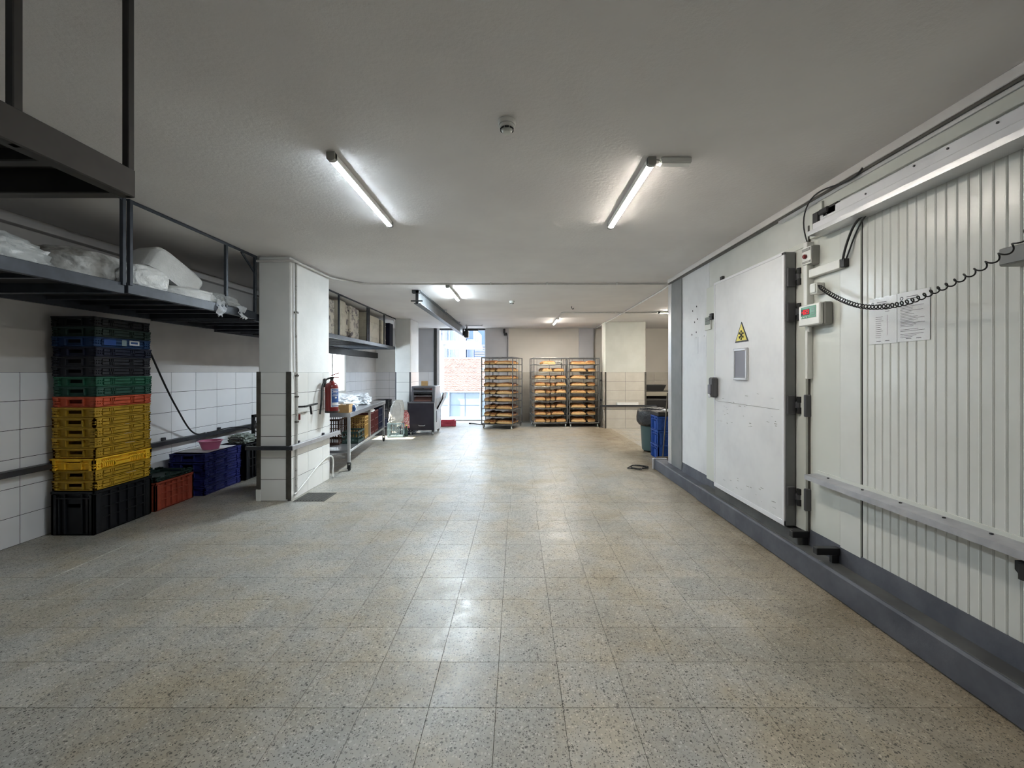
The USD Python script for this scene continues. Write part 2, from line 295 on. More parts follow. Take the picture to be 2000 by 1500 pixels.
# left wall with window hole, tile dado
W0, W1, WZ0, WZ1 = 9.2, 10.68, 1.0, 2.1
wl = struct('wall_left', 'left plaster wall with large white tiles below', 'wall')
obj('plaster', cat_([bx(XL - .2, XL, YB, W0, 0, CE), bx(XL - .2, XL, W1, YF + .2, 0, CE), bx(XL - .2, XL, W0, W1, 0, WZ0), bx(XL - .2, XL, W0, W1, WZ1, CE)]), M['plast'], wl)
def wall_tile(parent, axis, pos, d, a0, a1, z0, z1, m, t=.006, g=.0024):
    a0 += g; a1 -= g; z0 += g; z1 -= g
    if a1 - a0 < .02 or z1 - z0 < .02: return
    lo, hi = min(pos, pos + d * t), max(pos, pos + d * t)
    mesh = cb(lo, hi, a0, a1, z0, z1, .0015) if axis == 'x' else cb(a0, a1, lo, hi, z0, z1, .0015)
    obj('tile', mesh, m, parent)
obj('grout_bed', cat_([bx(XL, XL + .002, .9, W0 - .06, 0, 1.5), bx(XL, XL + .002, W1 + .06, YF, 0, 1.5), bx(XL, XL + .002, W0 - .06, W1 + .06, 0, 1.0)]), M['grout2'], wl)
for k in range(-7, 24):
    y0 = 3.714 + .4065 * k; y1 = y0 + .4065
    if y0 > YF: continue
    for r in range(6):
        z0, z1 = .25 * r, .25 * r + .25
        a, b = y0, min(y1, YF)
        if z1 > WZ0 and b > W0 - .06 and a < W1 + .06:
            if a < W0 - .06: b = W0 - .06
            elif b > W1 + .06: a = W1 + .06
            else: continue
        wall_tile(wl, 'x', XL, 1, a, b, z0, z1, M['tile'])
obj('beam', cb(XL, XL + .09, YB, YF, CE - .085, CE, .004), M['plast'], wl)
obj('beam', cb(XL, XL + .06, 7.2, YF, 1.93, 2.09, .004), M['steelk'], wl, label='dark steel support beam under the far shelf')

# window
wn = struct('window_1', 'bright window with white frame behind the steel table', 'window')
fr = []
for a, b, c, d in ((W0, W1, WZ0 - .05, WZ0 + .05), (W0, W1, WZ1 - .05, WZ1 + .05), (W0 - .05, W0 + .06, WZ0, WZ1), (W1 - .06, W1 + .05, WZ0, WZ1), ((W0 + W1) / 2 - .035, (W0 + W1) / 2 + .035, WZ0, WZ1)):
    fr.append(cb(XL - .09, XL + .035, a, b, c, d, .006))
obj('window_frame', cat_(fr), M['white'], wn)
gm = usdkit.material(stage, '/World/Looks/window_glass', {'t': ('transparent_bsdf', {'color': (.97, .98, .98)}), 'gl': ('glossy_bsdf', {'roughness': .02, 'color': (1, 1, 1)}), 'f': ('layer_weight', {'blend': .25}), 'k': ('math', {'math_type': 'multiply', 'value2': .18}), 'm': ('mix_closure', {})}, [('t.BSDF', 'm.closure1'), ('gl.BSDF', 'm.closure2'), ('f.facing', 'k.value1'), ('k.value', 'm.fac')], surface='m.closure')
for a, b in ((W0 + .055, (W0 + W1) / 2 - .03), ((W0 + W1) / 2 + .03, W1 - .055)):
    obj('pane', bx(XL - .04, XL - .034, a, b, WZ0 + .045, WZ1 - .045), gm, wn)

# far wall
wf = struct('wall_far', 'far beige wall beside the loading opening', 'wall')
obj('plaster', cat_([bx(-.97, XE, YF, YF + .25, 0, CE)]), M['plastb'], wf)
obj('plaster', bx(XL - .2, -3.08, YF, YF + .25, 0, CE), M['plastw'], wf)
obj('plaster', bx(-3.08, -2.52, YF - .004, YF + .25, 0, CE), M['plastg'], wf, label='grey painted piece of far wall left of the opening')
obj('lintel', cb(-2.56, -.95, YF, YF + .25, CE - .045, CE, .004), M['steelk'], wf)
obj('grout_bed', bx(XL, -2.57, YF - .002, YF, 0, 1.5), M['grout2'], wf)
for r in range(6):
    for k in range(5):
        x0 = XL + .4065 * k
        wall_tile(wf, 'y', YF, -1, x0, min(x0 + .4065, -2.57), .25 * r, .25 * r + .25, M['tile'])
    for k in range(15):
        x0 = -.26 + .4065 * k
        if x0 < XE: wall_tile(wf, 'y', YF, -1, x0, min(x0 + .4065, XE), .25 * r, .25 * r + .25, M['tileb'])
obj('wall_panel', cb(1.9, 2.34, YF - .1, YF, 1.5, CE, .004), M['plastg'], wf, label='grey recessed strip at the end of far wall')
tr = struct('trim_1', 'dark roller guide jamb at left of loading opening', 'jamb')
obj('dark_jamb', cb(-2.56, -2.475, YF - .06, YF + .03, 0, CE, .003), M['steelk'], tr)
obj('light_jamb', cb(-2.475, -2.39, YF - .02, YF + .25, 0, CE, .003), M['whitem'], tr, label='pale sunlit jamb strip')
tr = struct('trim_2', 'pale jamb at right of loading opening', 'jamb')
obj('light_jamb', cb(-1.0, -.965, YF, YF + .25, 0, CE, .003), M['whitem'], tr)
tr = struct('trim_3', 'low metal threshold across loading opening', 'threshold')
obj('sill', cb(-2.4, -.99, YF + .02, YF + .2, -.004, .02, .004), M['guard'], tr)
w = struct('wall_right', 'side wall of the recess behind the cold room', 'wall'); obj('plaster', bx(XE, XE + .2, 6.0, YF + .2, 0, CE), M['plastb'], w)
w = struct('wall_back', 'wall behind the viewer', 'wall'); obj('plaster', bx(XL - .2, XR + .2, YB - .2, YB, 0, CE), M['plast'], w)

# columns
def column(x0, x1, y0, y1, mt, label, pl='plastw', base=True, faces=('front', 'right')):
    c = struct('column', label, 'column')
    obj('plaster', cb(x0, x1, y0, y1, 0, CE, .012), M[pl], c)
    if base:
        obj('grout_bed', bx(x0 - .002, x1 + .002, y0 - .002, y1 + .002, 0, 1.499), M['grout2'], c)
        for r in range(6):
            z0, z1 = .25 * r, .25 * r + .25
            if 'front' in faces:
                w = x1 - x0; n = 1 if w < .6 else 2
                for i in range(n):
                    wall_tile(c, 'y', y0, -1, x0 + .03 + (w - .06) * i / n, x0 + .03 + (w - .06) * (i + 1) / n, z0, z1, M[mt], .008)
            xs, d = (x1, 1) if 'right' in faces else (x0, -1)
            a = y0 + .004
            while a < y1 - .02:
                b = min(a + .4, y1); wall_tile(c, 'x', xs, d, a, b, z0, z1, M[mt], .008); a = b
    return c
c1 = column(-3.02, -2.645, 4.96, 5.98, 'tilec', 'white plaster column with tiled base nearest to viewer, at left')
for xa, xb in ((-3.035, -2.985), (-2.69, -2.63)):
    obj('edge_guard', cat_([cb(xa, xb, 4.944, 4.952, .02 if xa > -3 else .14, 1.505, .002)]), M['guard'], c1, label='brown steel angle guarding the column edge')
obj('corner_patch', cb(-3.04, -2.985, 4.942, 4.95, 0, .135, .002), M['tilec'], c1)
c2 = column(-3.07, -2.68, 10.7, 11.56, 'tilec', 'white plaster column beside the bread slicer')
c3 = column(2.35, 3.435, 11.35, 11.8, 'tileb', 'wide cream column with beige tiled base right of the bread racks', 'plastc', True, ('front', 'left'))
for xa in (2.335, 3.405): obj('edge_guard', cb(xa, xa + .045, 11.335, 11.345, 0, 1.5, .002), M['guard'], c3)
c4 = struct('column', 'grey painted pier at right of loading opening, behind the left bread rack', 'column')
obj('plaster', cb(-.965, -.26, YF - .12, YF + .01, 0, CE, .008), M['plastg'], c4)

# ------------------------------------------------------------------ cold room
cw = struct('wall_cold_room', 'cream insulated panel wall of the cold room at right', 'wall')
def ribbed(y0, y1, z0, z1, pitch=.0553):
    pts = []; y = y0 + .004; pts.append((XR + .03, y0)); pts.append((XR + .006, y0)); 
    while y < y1 - pitch * .5:
        e = min(y + pitch, y1 - .004)
        pts += [(XR + .004, y), (XR + .0005, y + .0025), (XR, y + .0045), (XR - .0015, y + .007), (XR - .0015, y + .010), (XR, y + .0125), (XR, e - .004), (XR + .0005, e - .0025), (XR + .004, e)]; y = e
    pts += [(XR + .006, y1), (XR + .03, y1)]
    return prism(pts, 'z', z0, z1)
yj = 2.763
for k in range(6):
    a, b = yj - 1.106 * (k + 1), yj - 1.106 * k
    if b < YB: break
    obj('panel', ribbed(max(a + .002, YB), b - .002, .30, CE - .03), M['panel'], cw)
obj('cover_strip', cb(XR - .006, XR + .03, yj + .002, 2.94, .29, CE - .03, .002), M['panel'], cw)
obj('joint', bx(XR + .004, XR + .03, yj - .0016, yj + .0016, .3, CE - .03), M['black'], cw)
obj('panel', cb(XR - .001, XR + .03, 2.944, 3.25, .285, CE - .03, .002), M['flash'], cw)
obj('panel', cb(XR - .001, XR + .03, 3.25, 4.95, 2.46, CE - .03, .002), M['panel'], cw)
obj('panel', cb(XR - .001, XR + .03, 4.95, 5.76, .28, CE - .03, .002), M['doorw'], cw)
obj('core', bx(XR + .028, XR + .12, YB, 6.25, .0, CE), M['black'], cw)
obj('panel', bx(XR + .03, XE, 6.22, 6.25, 0, CE), M['panel'], cw)
obj('corner_post', cb(XR - .012, XR + .03, 5.76, 6.13, .17, CE - .01, .004), M['doorg'], cw, label='dark grey metal corner cover')
obj('corner_strip', cb(XR - .016, XR + .06, 6.13, 6.262, .17, CE - .01, .004), M['alu'], cw, label='bright aluminium corner strip')
obj('cornice', cb(XR - .045, XR + .03, YB, 6.2, CE - .055, CE, .004), M['ceil'], cw)
obj('top_flashing', cb(XR - .04, XR + .02, YB, 6.2, CE - .072, CE - .0555, .002), M['guard'], cw)
obj('grey_strip', cb(XR - .03, XR + .02, YB, 3.6, CE - .095, CE - .072, .002), M['alu'], cw)
obj('top_strip', cb(XR - .022, XR + .02, YB, 3.14, 2.685, CE - .0955, .003), M['flash'], cw)
hs = []
for y, z in ((5.42, 2.28), (5.3, 2.32), (5.36, 2.13), (5.44, 1.98), (5.31, 2.0), (5.28, 2.16)):
    hs.append(cyl(.011, (XR - .003, y, z), (XR + .002, y, z), 10))
obj('screw_hole', cat_(hs), M['black'], cw, kind='stuff')

kb = struct('kerb', 'dark grey painted concrete kerb along the cold room', 'kerb')
obj('kerb_block', cb(2.105, XR + .06, YB, 5.0, 0, .175, .012), M['kerb'], kb)
obj('kerb_block', cb(2.125, XR + .06, 5.004, 6.55, 0, .158, .01), M['kerb'], kb)
obj('kerb_end', cb(2.10, XR + .08, 6.55, 6.62, 0, .17, .006), M['bumper'], kb, label='lighter metal end piece of the kerb')
obj('ledge', cb(2.125, XR + .03, YB, 4.99, .172, .178, .002), M['kerbt'], kb)
obj('skirting', prism([(XR - .012, .17), (XR + .04, .17), (XR + .04, .30), (XR - .004, .30)], 'y', YB, 3.25), M['kerb'], kb)
obj('skirting', prism([(XR - .006, .15), (XR + .04, .15), (XR + .04, .285), (XR, .285)], 'y', 4.6, 6.2), M['kerb'], kb)
obj('sill', cb(2.15, XR + .03, 3.25, 4.62, .17, .27, .006), M['kerbt'], kb)

# cold room door
D0, D1, DZ0, DZ1, DX = 3.355, 4.55, .287, 2.45, 2.11
dr = struct('door_1', 'white insulated hinged cold room door with warning triangle and hatch', 'door')
obj('door_leaf', cb(DX, DX + .012, D0 + .002, D1, DZ0, DZ1, .003), M['doorw'], dr)
obj('door_core', cb(DX + .012, 2.197, D0, D1 - .01, DZ0, DZ1, .003), M['doorg'], dr, label='dark grey edge of the door leaf')
ed = [cb(DX - .004, DX + .01, D0, D0 + .028, DZ0, DZ1, .002), cb(DX - .004, DX + .01, D1 - .02, D1 + .003, DZ0, DZ1, .002), cb(DX - .004, DX + .01, D0, D1, DZ1 - .022, DZ1 + .002, .002), cb(DX - .003, DX + .01, D0, D1, DZ0 - .002, DZ0 + .04, .002)]
obj('edge_profile', cat_(ed), M['whitem'], dr)
obj('gasket', cat_([bx(2.197, 2.222, D0 + .012, D1 - .012, DZ0, DZ1)]), M['rubber'], dr)
jb = [cb(2.205, XR + .02, 3.25, D0 + .03, .28, 2.5, .004), cb(2.2, XR + .02, D1 + .02, 4.94, .27, 2.47, .004), cb(2.2, XR + .02, 3.25, 4.62, DZ1 + .006, 2.5, .004), cb(2.222, XR + .02, 3.3, 4.6, .27, 2.45, .002)]
obj('door_frame', cat_(jb), M['flash'], dr)
obj('joint_strip', cb(2.225, 2.24, 3.243, 3.255, .28, 2.62, .001), M['guard'], dr)
for z in (2.247, 1.972, 1.243, .525):
    h = obj('hinge', cat_([cb(2.125, 2.19, D0 - .018, D0 + .002, z - .075, z + .075, .006), cb(2.196, 2.245, 3.235, 3.262, z - .085, z + .085, .006), cb(2.185, 2.215, D0 - .05, D0 - .01, z - .03, z + .03, .006)]), M['dgrey'], dr)
    obj('hinge_pin', cat_([cyl(.019, (2.203, D0 - .04, z - .066), (2.203, D0 - .04, z - .018), 12), cyl(.019, (2.203, D0 - .04, z + .02), (2.203, D0 - .04, z + .066), 12)]), M['black'], h)
la = obj('latch', cat_([cb(2.045, DX, 4.45, 4.55, 1.235, 1.445, .02), cb(2.08, 2.2, 4.535, 4.575, 1.29, 1.40, .01)]), M['dgrey'], dr)
obj('latch_lever', cb(2.028, 2.05, 4.475, 4.53, 1.27, 1.37, .008), M['hatch'], la)
obj('lock_button', lathe([(0, 0), (.02, 0), (.022, .012), (0, .018)], 16).apply_transform(trimesh.transformations.rotation_matrix(-PI / 2, [0, 1, 0])).apply_translation([2.042, 4.5, 1.25]), M['alu'], la)
hp = obj('hatch_frame', cat_([cb(DX - .02, DX, 3.875, 3.90, 1.425, 1.725, .008), cb(DX - .02, DX, 4.095, 4.12, 1.425, 1.725, .008), cb(DX - .02, DX, 3.88, 4.115, 1.425, 1.45, .008), cb(DX - .02, DX, 3.88, 4.115, 1.70, 1.725, .008)]), M['alu'], dr)
obj('hatch_panel', cb(DX - .012, DX, 3.895, 4.10, 1.445, 1.705, .004), M['hatch'], hp)
def tri(cy, z0, w, h, x0, x1): return prism([(cy - w / 2, z0), (cy + w / 2, z0), (cy, z0 + h)], 'x', x0, x1)
ws = obj('warning_sign', tri(3.99, 1.783, .235, .19, DX - .004, DX), M['black'], dr, label='black bordered yellow warning triangle with snowflake')
obj('sign_face', tri(3.99, 1.797, .19, .156, DX - .0055, DX - .003), M['yellow_s'], ws)
sf = []
for k in range(3):
    a = PI / 2 + k * PI / 3; c, s = math.cos(a) * .044, math.sin(a) * .044; zc = 1.848
    sf.append(tube([(DX - .0062, 3.99 - c, zc - s), (DX - .0062, 3.99 + c, zc + s)], .0048, 6))
    for sg in (-1, 1):
        for t in (-.55, .55):
            q = np.array([3.99 + sg * c * .55, zc + sg * s * .55]); e = q + .021 * np.array([math.cos(a + t), math.sin(a + t)]) * sg
            sf.append(tube([(DX - .0062, q[0], q[1]), (DX - .0062, e[0], e[1])], .0036, 6))
obj('snowflake', cat_(sf), M['black'], ws)
rs = np.random.default_rng(5); sc = []
for k in range(46):
    y = rs.uniform(3.45, 4.45); z = rs.normal(1.12, .10) if k < 30 else rs.uniform(.35, .5); L = rs.uniform(.01, .05)
    sc.append(cb(DX - .0012, DX + .001, y, y + L, z, z + rs.uniform(.002, .006), .0004))
sc.append(cb(DX - .0012, DX + .001, 3.42, 4.5, 1.196, 1.200, .0004))
obj('scuff', cat_(sc), M['grey'], dr, kind='stuff', label='fine dark scuffs and scratch line across the door')

# ------------------------------------------------------------------ fittings on the cold room wall
st = thing('sliding_door_track', 'long white metal sliding door track high on the cold room wall', 'door track')
obj('track_channel', prism([(XR - .006, 2.505), (2.128, 2.505), (2.122, 2.511), (2.122, 2.562), (2.126, 2.566), (2.150, 2.568), (2.150, 2.634), (2.154, 2.638), (2.235, 2.638), (2.235, 2.626), (2.162, 2.626), (2.162, 2.56), (2.135, 2.556), (2.135, 2.52), (XR - .006, 2.52)], 'y', YB, 3.05), M['whitem'], st)
obj('lower_lip', prism([(2.112, 2.488), (2.235, 2.488), (2.235, 2.504), (2.118, 2.504), (2.118, 2.52), (2.112, 2.52)], 'y', YB, 3.09), M['alu'], st)
obj('end_cap', cb(2.135, 2.234, 3.02, 3.075, 2.507, 2.645, .004), M['black'], st)
obj('motor_block', cat_([cb(2.15, 2.232, 2.86, 3.0, 2.58, 2.655, .012), cb(2.135, 2.2, 2.93, 3.02, 2.61, 2.65, .008)]), M['black'], st)
obj('mounting_plate', cb(2.2, 2.238, 3.07, 3.2, 2.5, 2.74, .004), M['flash'], st)
bl = []
for y in (2.95, 2.62, 2.3, 2.12, 1.9, 1.7): bl.append(lathe([(0, 0), (.006, 0), (.006, .004), (0, .005)], 8).apply_transform(trimesh.transformations.rotation_matrix(-PI / 2, [0, 1, 0])).apply_translation([2.150, y, 2.60 + .016 * (y < 2.4)]))
obj('bolt', cat_(bl), M['black'], st, kind='stuff')
gr = thing('bumper_rail', 'pale steel angle guide rail along the ribbed cold room panel', 'rail')
obj('rail_angle', prism([(2.135, .705), (2.142, .705), (2.142, .731), (XR + .002, .742), (XR + .002, .748), (2.135, .740)], 'y', YB, 3.16), M['bumper'], gr)
obj('wall_flange', cb(XR - .008, XR + .001, YB, 3.16, .742, .77, .001), M['flash'], gr)
bl = [lathe([(0, 0), (.008, 0), (.008, .005), (0, .007)], 8, (2.21, y, .745)) for y in (3.02, 2.72, 2.45, 2.2, 1.98, 1.8)]
obj('bolt', cat_(bl), M['black'], gr, kind='stuff')
td = thing('rail_bracket', 'black rubber bumper bracket at right picture edge, below the guide rail', 'bracket')
obj('bracket_body', prism([(1.30, .52), (1.80, .60), (1.845, .645), (1.845, .685), (1.30, .69)], 'x', 2.16, XR - .001), M['rubber'], td)
obj('bracket_plate', cb(2.155, 2.162, 1.30, 1.83, .61, .68, .002), M['black'], td)
for (y, x0, lab) in ((3.262, 2.1, 'black steel floor guide bar close to the door hinges'), (2.955, 2.07, 'black steel floor guide bar nearest to viewer on the kerb')):
    t = thing('guide_bar', lab, 'guide')
    obj('bar', cb(x0, XR - .008, y - .022, y + .022, .235, .285, .004), M['black'], t)
    obj('foot', cb(XR - .06, XR - .014, y - .016, y + .016, .178, .237, .003), M['black'], t)
# trunking, boxes, controller
tk = thing('cable_trunking', 'cream vertical cable trunking between controller and track', 'trunking')
obj('trunk_body', cb(2.185, XR - .001, 3.205, 3.245, 1.98, 2.485, .003), M['white'], tk)
obj('trunk_body', cb(2.195, XR - .001, 3.215, 3.24, 1.45, 1.86, .003), M['white'], tk)
tk = thing('cable_trunking', 'short horizontal cream trunking below the red button box', 'trunking')
obj('trunk_body', cb(2.195, XR - .001, 2.895, 3.20, 2.21, 2.27, .003), M['white'], tk)
obj('trunk_end', cb(2.2, XR - .001, 2.86, 2.894, 2.212, 2.268, .003), M['black'], tk)
bx1 = thing('switch_box', 'small grey isolator box with red button on the cold room wall', 'switch box')
obj('box_body', cb(2.172, 2.184, 3.145, 3.24, 2.31, 2.44, .004), M['white'], bx1)
obj('box_base', cb(2.184, XR - .001, 3.142, 3.204, 2.305, 2.443, .004), M['grey'], bx1)
obj('button', lathe([(0, 0), (.017, 0), (.017, .012), (.012, .018), (0, .02)], 16).apply_transform(trimesh.transformations.rotation_matrix(-PI / 2, [0, 1, 0])).apply_translation([2.172, 3.2, 2.37]), M['red'], bx1)
for q in ((2.41, 2.43), (2.32, 2.335)): obj('cover_strip', cb(2.168, 2.174, 3.15, 3.235, *q, .002), M['grey'], bx1)
bx2 = thing('junction_box', 'small cream junction box where the coiled cable starts', 'junction box')
obj('box_body', cb(2.178, XR - .001, 3.09, 3.165, 2.075, 2.155, .005), M['white'], bx2)
obj('cover', cb(2.172, 2.18, 3.1, 3.155, 2.085, 2.145, .002), M['flash'], bx2)
ct = thing('temperature_controller', 'grey temperature controller with green panel showing red digits', 'controller')
obj('case_front', cb(2.148, 2.178, 3.018, 3.245, 1.845, 2.0, .01), M['white'], ct)
obj('case_base', cb(2.178, XR - .001, 3.01, 3.2, 1.84, 2.004, .008), M['grey'], ct)
obj('cable_gland', cat_([cyl(.014, (2.2, 3.2, 1.845), (2.2, 3.2, 1.805), 12), cyl(.018, (2.2, 3.2, 1.82), (2.2, 3.2, 1.812), 12)]), M['white'], ct)
dp = obj('display', cb(2.1455, 2.149, 3.055, 3.215, 1.90, 1.985, .001), M['pcb'], ct)
obj('display_window', cb(2.144, 2.147, 3.12, 3.21, 1.925, 1.968, .001), M['black'], dp)
SEG = {'2': 'abged', '3': 'abgcd', '-': 'g', '0': 'abcdef'}
def seg7(ch, y, z, w, h, x):
    s = {'a': ((0, 1), (1, 1)), 'b': ((1, 1), (1, .5)), 'c': ((1, .5), (1, 0)), 'd': ((0, 0), (1, 0)), 'e': ((0, 0), (0, .5)), 'f': ((0, .5), (0, 1)), 'g': ((0, .5), (1, .5))}
    return [cb(x, x + .001, min(y - w * a[0], y - w * b[0]) - .0022, max(y - w * a[0], y - w * b[0]) + .0022, z + h * min(a[1], b[1]) - .0022, z + h * max(a[1], b[1]) + .0022, .0002) for a, b in (s[q] for q in SEG[ch])]
dg = []
for i, ch in enumerate('-023'): dg += seg7(ch, 3.204 - .0215 * i, 1.933, .013, .027, 2.1432)
obj('red_digits', cat_(dg), M['rdig'], dp)
obj('button', cat_([cyl(.006, (2.146, y, 1.91), (2.143, y, 1.91), 10) for y in (3.2, 3.175, 3.15)]), M['white'], dp)
obj('symbol_lines', cat_([cb(2.1448, 2.146, 3.065, 3.10, z, z + .003, .0003) for z in (1.915, 1.935, 1.955, 1.968)] + [cb(2.1448, 2.146, 3.063, 3.066, 1.91, 1.972, .0003)]), M['dgrey'], dp)
# coiled cable
cp = np.array([(1597, 556), (1620, 573), (1647, 587), (1673, 596), (1700, 600), (1727, 599), (1753, 595), (1780, 588), (1807, 577), (1833, 565), (1860, 553), (1887, 539), (1913, 525), (1940, 508), (1967, 491), (1988, 475)], float)
dep = np.linspace(2.19, 2.02, len(cp)) - .05 * np.sin(np.linspace(0, PI, len(cp)))
path = np.array([(x, x * 830 / (p[0] - 1010), 1.5 + (727 - p[1]) * x / (p[0] - 1010)) for p, x in zip(cp, dep)])
path = np.vstack([path, [2.04, 1.668, 2.085], [2.10, 1.64, 2.115], [2.165, 1.66, 2.075], [2.185, 1.67, 2.045]])
cc = spline(path, 900); s = np.linspace(0, 1, 900)
tv = np.gradient(cc, axis=0); tv /= np.linalg.norm(tv, axis=1, keepdims=True)
n1 = np.cross(tv, [1, 0, 0]); n1 /= np.linalg.norm(n1, axis=1, keepdims=True); n2 = np.cross(tv, n1)
ph = 2 * PI * (74 * s - 26 * s ** 2.1); rad = .0125 * np.clip(s / .03, .05, 1)
hel = cc + rad[:, None] * (np.cos(ph)[:, None] * n1 + np.sin(ph)[:, None] * n2)
tag(obj('coiled_cable', tube(hel, .0034, 5), M['black'], smooth=True), 'black coiled cable sagging across the ribbed panel', 'cable')
sb = thing('socket_box', 'grey box at right picture edge at the end of the coiled cable', 'box')
obj('box_body', cb(2.15, XR - .001, 1.62, 1.90, 1.97, 2.05, .006), M['grey'], sb); obj('lid', cb(2.142, 2.151, 1.63, 1.89, 1.975, 2.045, .003), M['doorg'], sb)
for pts, r, lab in (([(2.21, 2.885, 2.25), (2.2, 2.86, 2.30), (2.21, 2.83, 2.4), (2.2, 2.76, 2.47), (2.2, 2.7, 2.495)], .0075, 'thick black cable rising from trunking to the door track'), ([(2.225, 2.875, 2.26), (2.215, 2.84, 2.3), (2.225, 2.80, 2.4), (2.215, 2.74, 2.46), (2.21, 2.68, 2.5)], .005, 'thin black cable beside the thick one rising to the door track'),
                    ([(2.215, 3.235, 2.47), (2.2, 3.25, 2.56), (2.19, 3.24, 2.70), (2.185, 3.16, 2.785), (2.19, 3.0, 2.80), (2.195, 2.7, 2.80)], .005, 'black cable looping over the left end of the door track')):
    tag(obj('cable', tube(spline(pts, 24), r, 6), M['black'], smooth=True), lab, 'cable')
# papers in sleeves
def notice(y0, y1, z0, z1, lab, kind):
    t = thing('notice', lab, 'paper')
    obj('sheet', cb(XR - .004, XR - .0015, y0, y1, z0, z1, .0003), M['paper'], t)
    ln = []; rr = np.random.default_rng(len(lab)); H = z1 - z0; x = XR - .0044; w = y1 - y0
    if kind:
        for i in range(22):
            z = z1 - .075 - i * .0088
            if i in (15, 18): continue
            ln.append(bx(x, x + .0006, y1 - .02 - (w - .04) * rr.uniform(.35, .98), y1 - .02, z, z + .0024))
    else:
        for i in range(11): ln.append(bx(x, x + .0006, y1 - .05 - rr.uniform(.03, .06), y1 - .05, z1 - .12 - i * .0125, z1 - .1175 - i * .0125))
        for i in range(3): ln.append(bx(x, x + .0006, y0 + .05, y0 + .08, z1 - .07 - i * .01, z1 - .067 - i * .01))
        ln.append(bx(x, x + .0006, y0 + .065, y0 + .067, z0 + .05, z1 - .11))
    ln += [bx(x, x + .0006, y0 + w * a, y0 + w * b, z0 + .014, z0 + .018) for a, b in ((.25, .4), (.55, .72))] + [bx(x, x + .0006, y0 + w * .35, y0 + w * .7, z1 - .03 - q, z1 - .026 - q) for q in (0, .012)]
    obj('print', cat_(ln), M['ink'], t)
    obj('emblem', cat_([lathe([(.006, 0), (.011, 0), (.011, .0008), (.006, .0008), (.006, 0)], 14).apply_transform(trimesh.transformations.rotation_matrix(-PI / 2, [0, 1, 0])).apply_translation([XR - .004, y1 - .028, z1 - .033])]), M['ink'], t)
    obj('sleeve', cb(XR - .0058, XR - .005, y0 - .003, y1 + .003, z0 - .004, z1 + .004, .0002), M['film2'], t)
M['film2'] = usdkit.material(stage, '/World/Looks/clear_sleeve', {'t': ('transparent_bsdf', {}), 'p': ('glossy_bsdf', {'roughness': .12}), 'm': ('mix_closure', {'fac': .045})}, [('t.BSDF', 'm.closure1'), ('p.BSDF', 'm.closure2')], surface='m.closure')
notice(2.503, 2.70, 1.675, 1.958, 'left one of two white printed notices on the ribbed panel', 0)
notice(2.302, 2.499, 1.677, 1.96, 'right one of two white printed notices on the ribbed panel', 1)
pl = thing('wall_sign', 'small pale green plate with lettering left of the cold room door', 'sign')
obj('plate', cb(2.185, 2.2, 4.80, 4.95, 1.985, 2.14, .003), M['flash'], pl); obj('plate_panel', cb(2.182, 2.186, 4.815, 4.935, 2.045, 2.13, .002), M['cloth'], pl)
obj('lettering', cat_([bx(2.181, 2.183, 4.83, 4.92, z, z + .008) for z in (2.105, 2.085)]), M['dgrey'], pl)
pl = thing('clip', 'small black clip on the door frame above the green plate', 'clip')
obj('clip_body', cat_([cb(2.17, 2.2, 4.74, 4.80, 2.09, 2.16, .004), cb(2.165, 2.2, 4.73, 4.81, 2.12, 2.135, .003)]), M['black'], pl)
pl = thing('clip', 'small black stop on the top left corner of the door frame', 'clip'); obj('clip_body', cb(2.17, 2.2, 4.5, 4.55, 2.462, 2.52, .004), M['black'], pl)
for (y0, y1, z0, z1, lab) in ((5.25, 5.42, 1.73, 1.93, 'blank pale sheet taped to the panel, farther from the door'), (5.02, 5.2, 1.68, 1.93, 'blank pale sheet taped to the panel, nearer to the door')):
    tag(obj('paper_sheet', cat_([cb(XR - .004, XR - .001, y0, y1, z0, z1, .0003), cb(XR - .006, XR - .001, y0 + .06, y0 + .11, z1 - .01, z1 + .012, .0003)]), M['doorw']), lab, 'paper')

# ------------------------------------------------------------------ ceiling: lamps, detectors, conduits, beam
def lamp(x, y0, y1, mt, lab, along='y'):
    t = thing('ceiling_lamp', lab, 'lamp', (x, 0, CE) if along == 'y' else (0, x, CE), 0, 'tube lamps on the ceiling')
    def T(m): return m if along == 'y' else mv(m, rz=-PI / 2)
    f = lambda m: m if along == 'y' else trimesh.Trimesh(np.c_[m.vertices[:, 1], m.vertices[:, 0], m.vertices[:, 2]], m.faces[:, ::-1], process=False)
    obj('housing', f(cat_([cb(-.026, .026, y0, y1, -.042, -.002, .004)])), M['white'], t)
    th = np.linspace(PI, 2 * PI, 13); pr = [(.0225 * math.cos(a), -.0417 + .0075 * math.sin(a)) for a in th]
    obj('diffuser', f(prism(pr, 'y', y0 + .03, y1 - .03)), mt, t)
    for a, b in ((y0 - .004, y0 + .03), (y1 - .03, y1 + .004)): obj('end_cap', f(prism([(.026 * math.cos(a_), -.040 + .014 * math.sin(a_)) for a_ in th] + [(.026, -.002), (-.026, -.002)], 'y', a, b)), M['grey'], t)
    return t
lamp(-1.14, 2.60, 3.82, M['cool'], 'cool white tube lamp, nearest on the left side of the ceiling')
lamp(.845, 2.66, 3.86, M['warm'], 'warm white tube lamp with a box beside its end, right side of ceiling')
lamp(-1.075, 6.55, 7.77, M['cool_far'], 'cool white tube lamp beside the hanging steel beam')
lamp(1.005, 10.5, 11.7, M['warm_far'], 'small looking warm tube lamp above the bread racks')
lamp(9.42, 3.13, 4.33, M['warm_far'], 'warm tube lamp partly hidden behind the cold room corner', along='x')
lamp(-1.14, -1.7, -.5, M['cool_rear'], 'cool white tube lamp behind the viewer'); lamp(.845, -1.7, -.5, M['warm_rear'], 'warm white tube lamp behind the viewer')
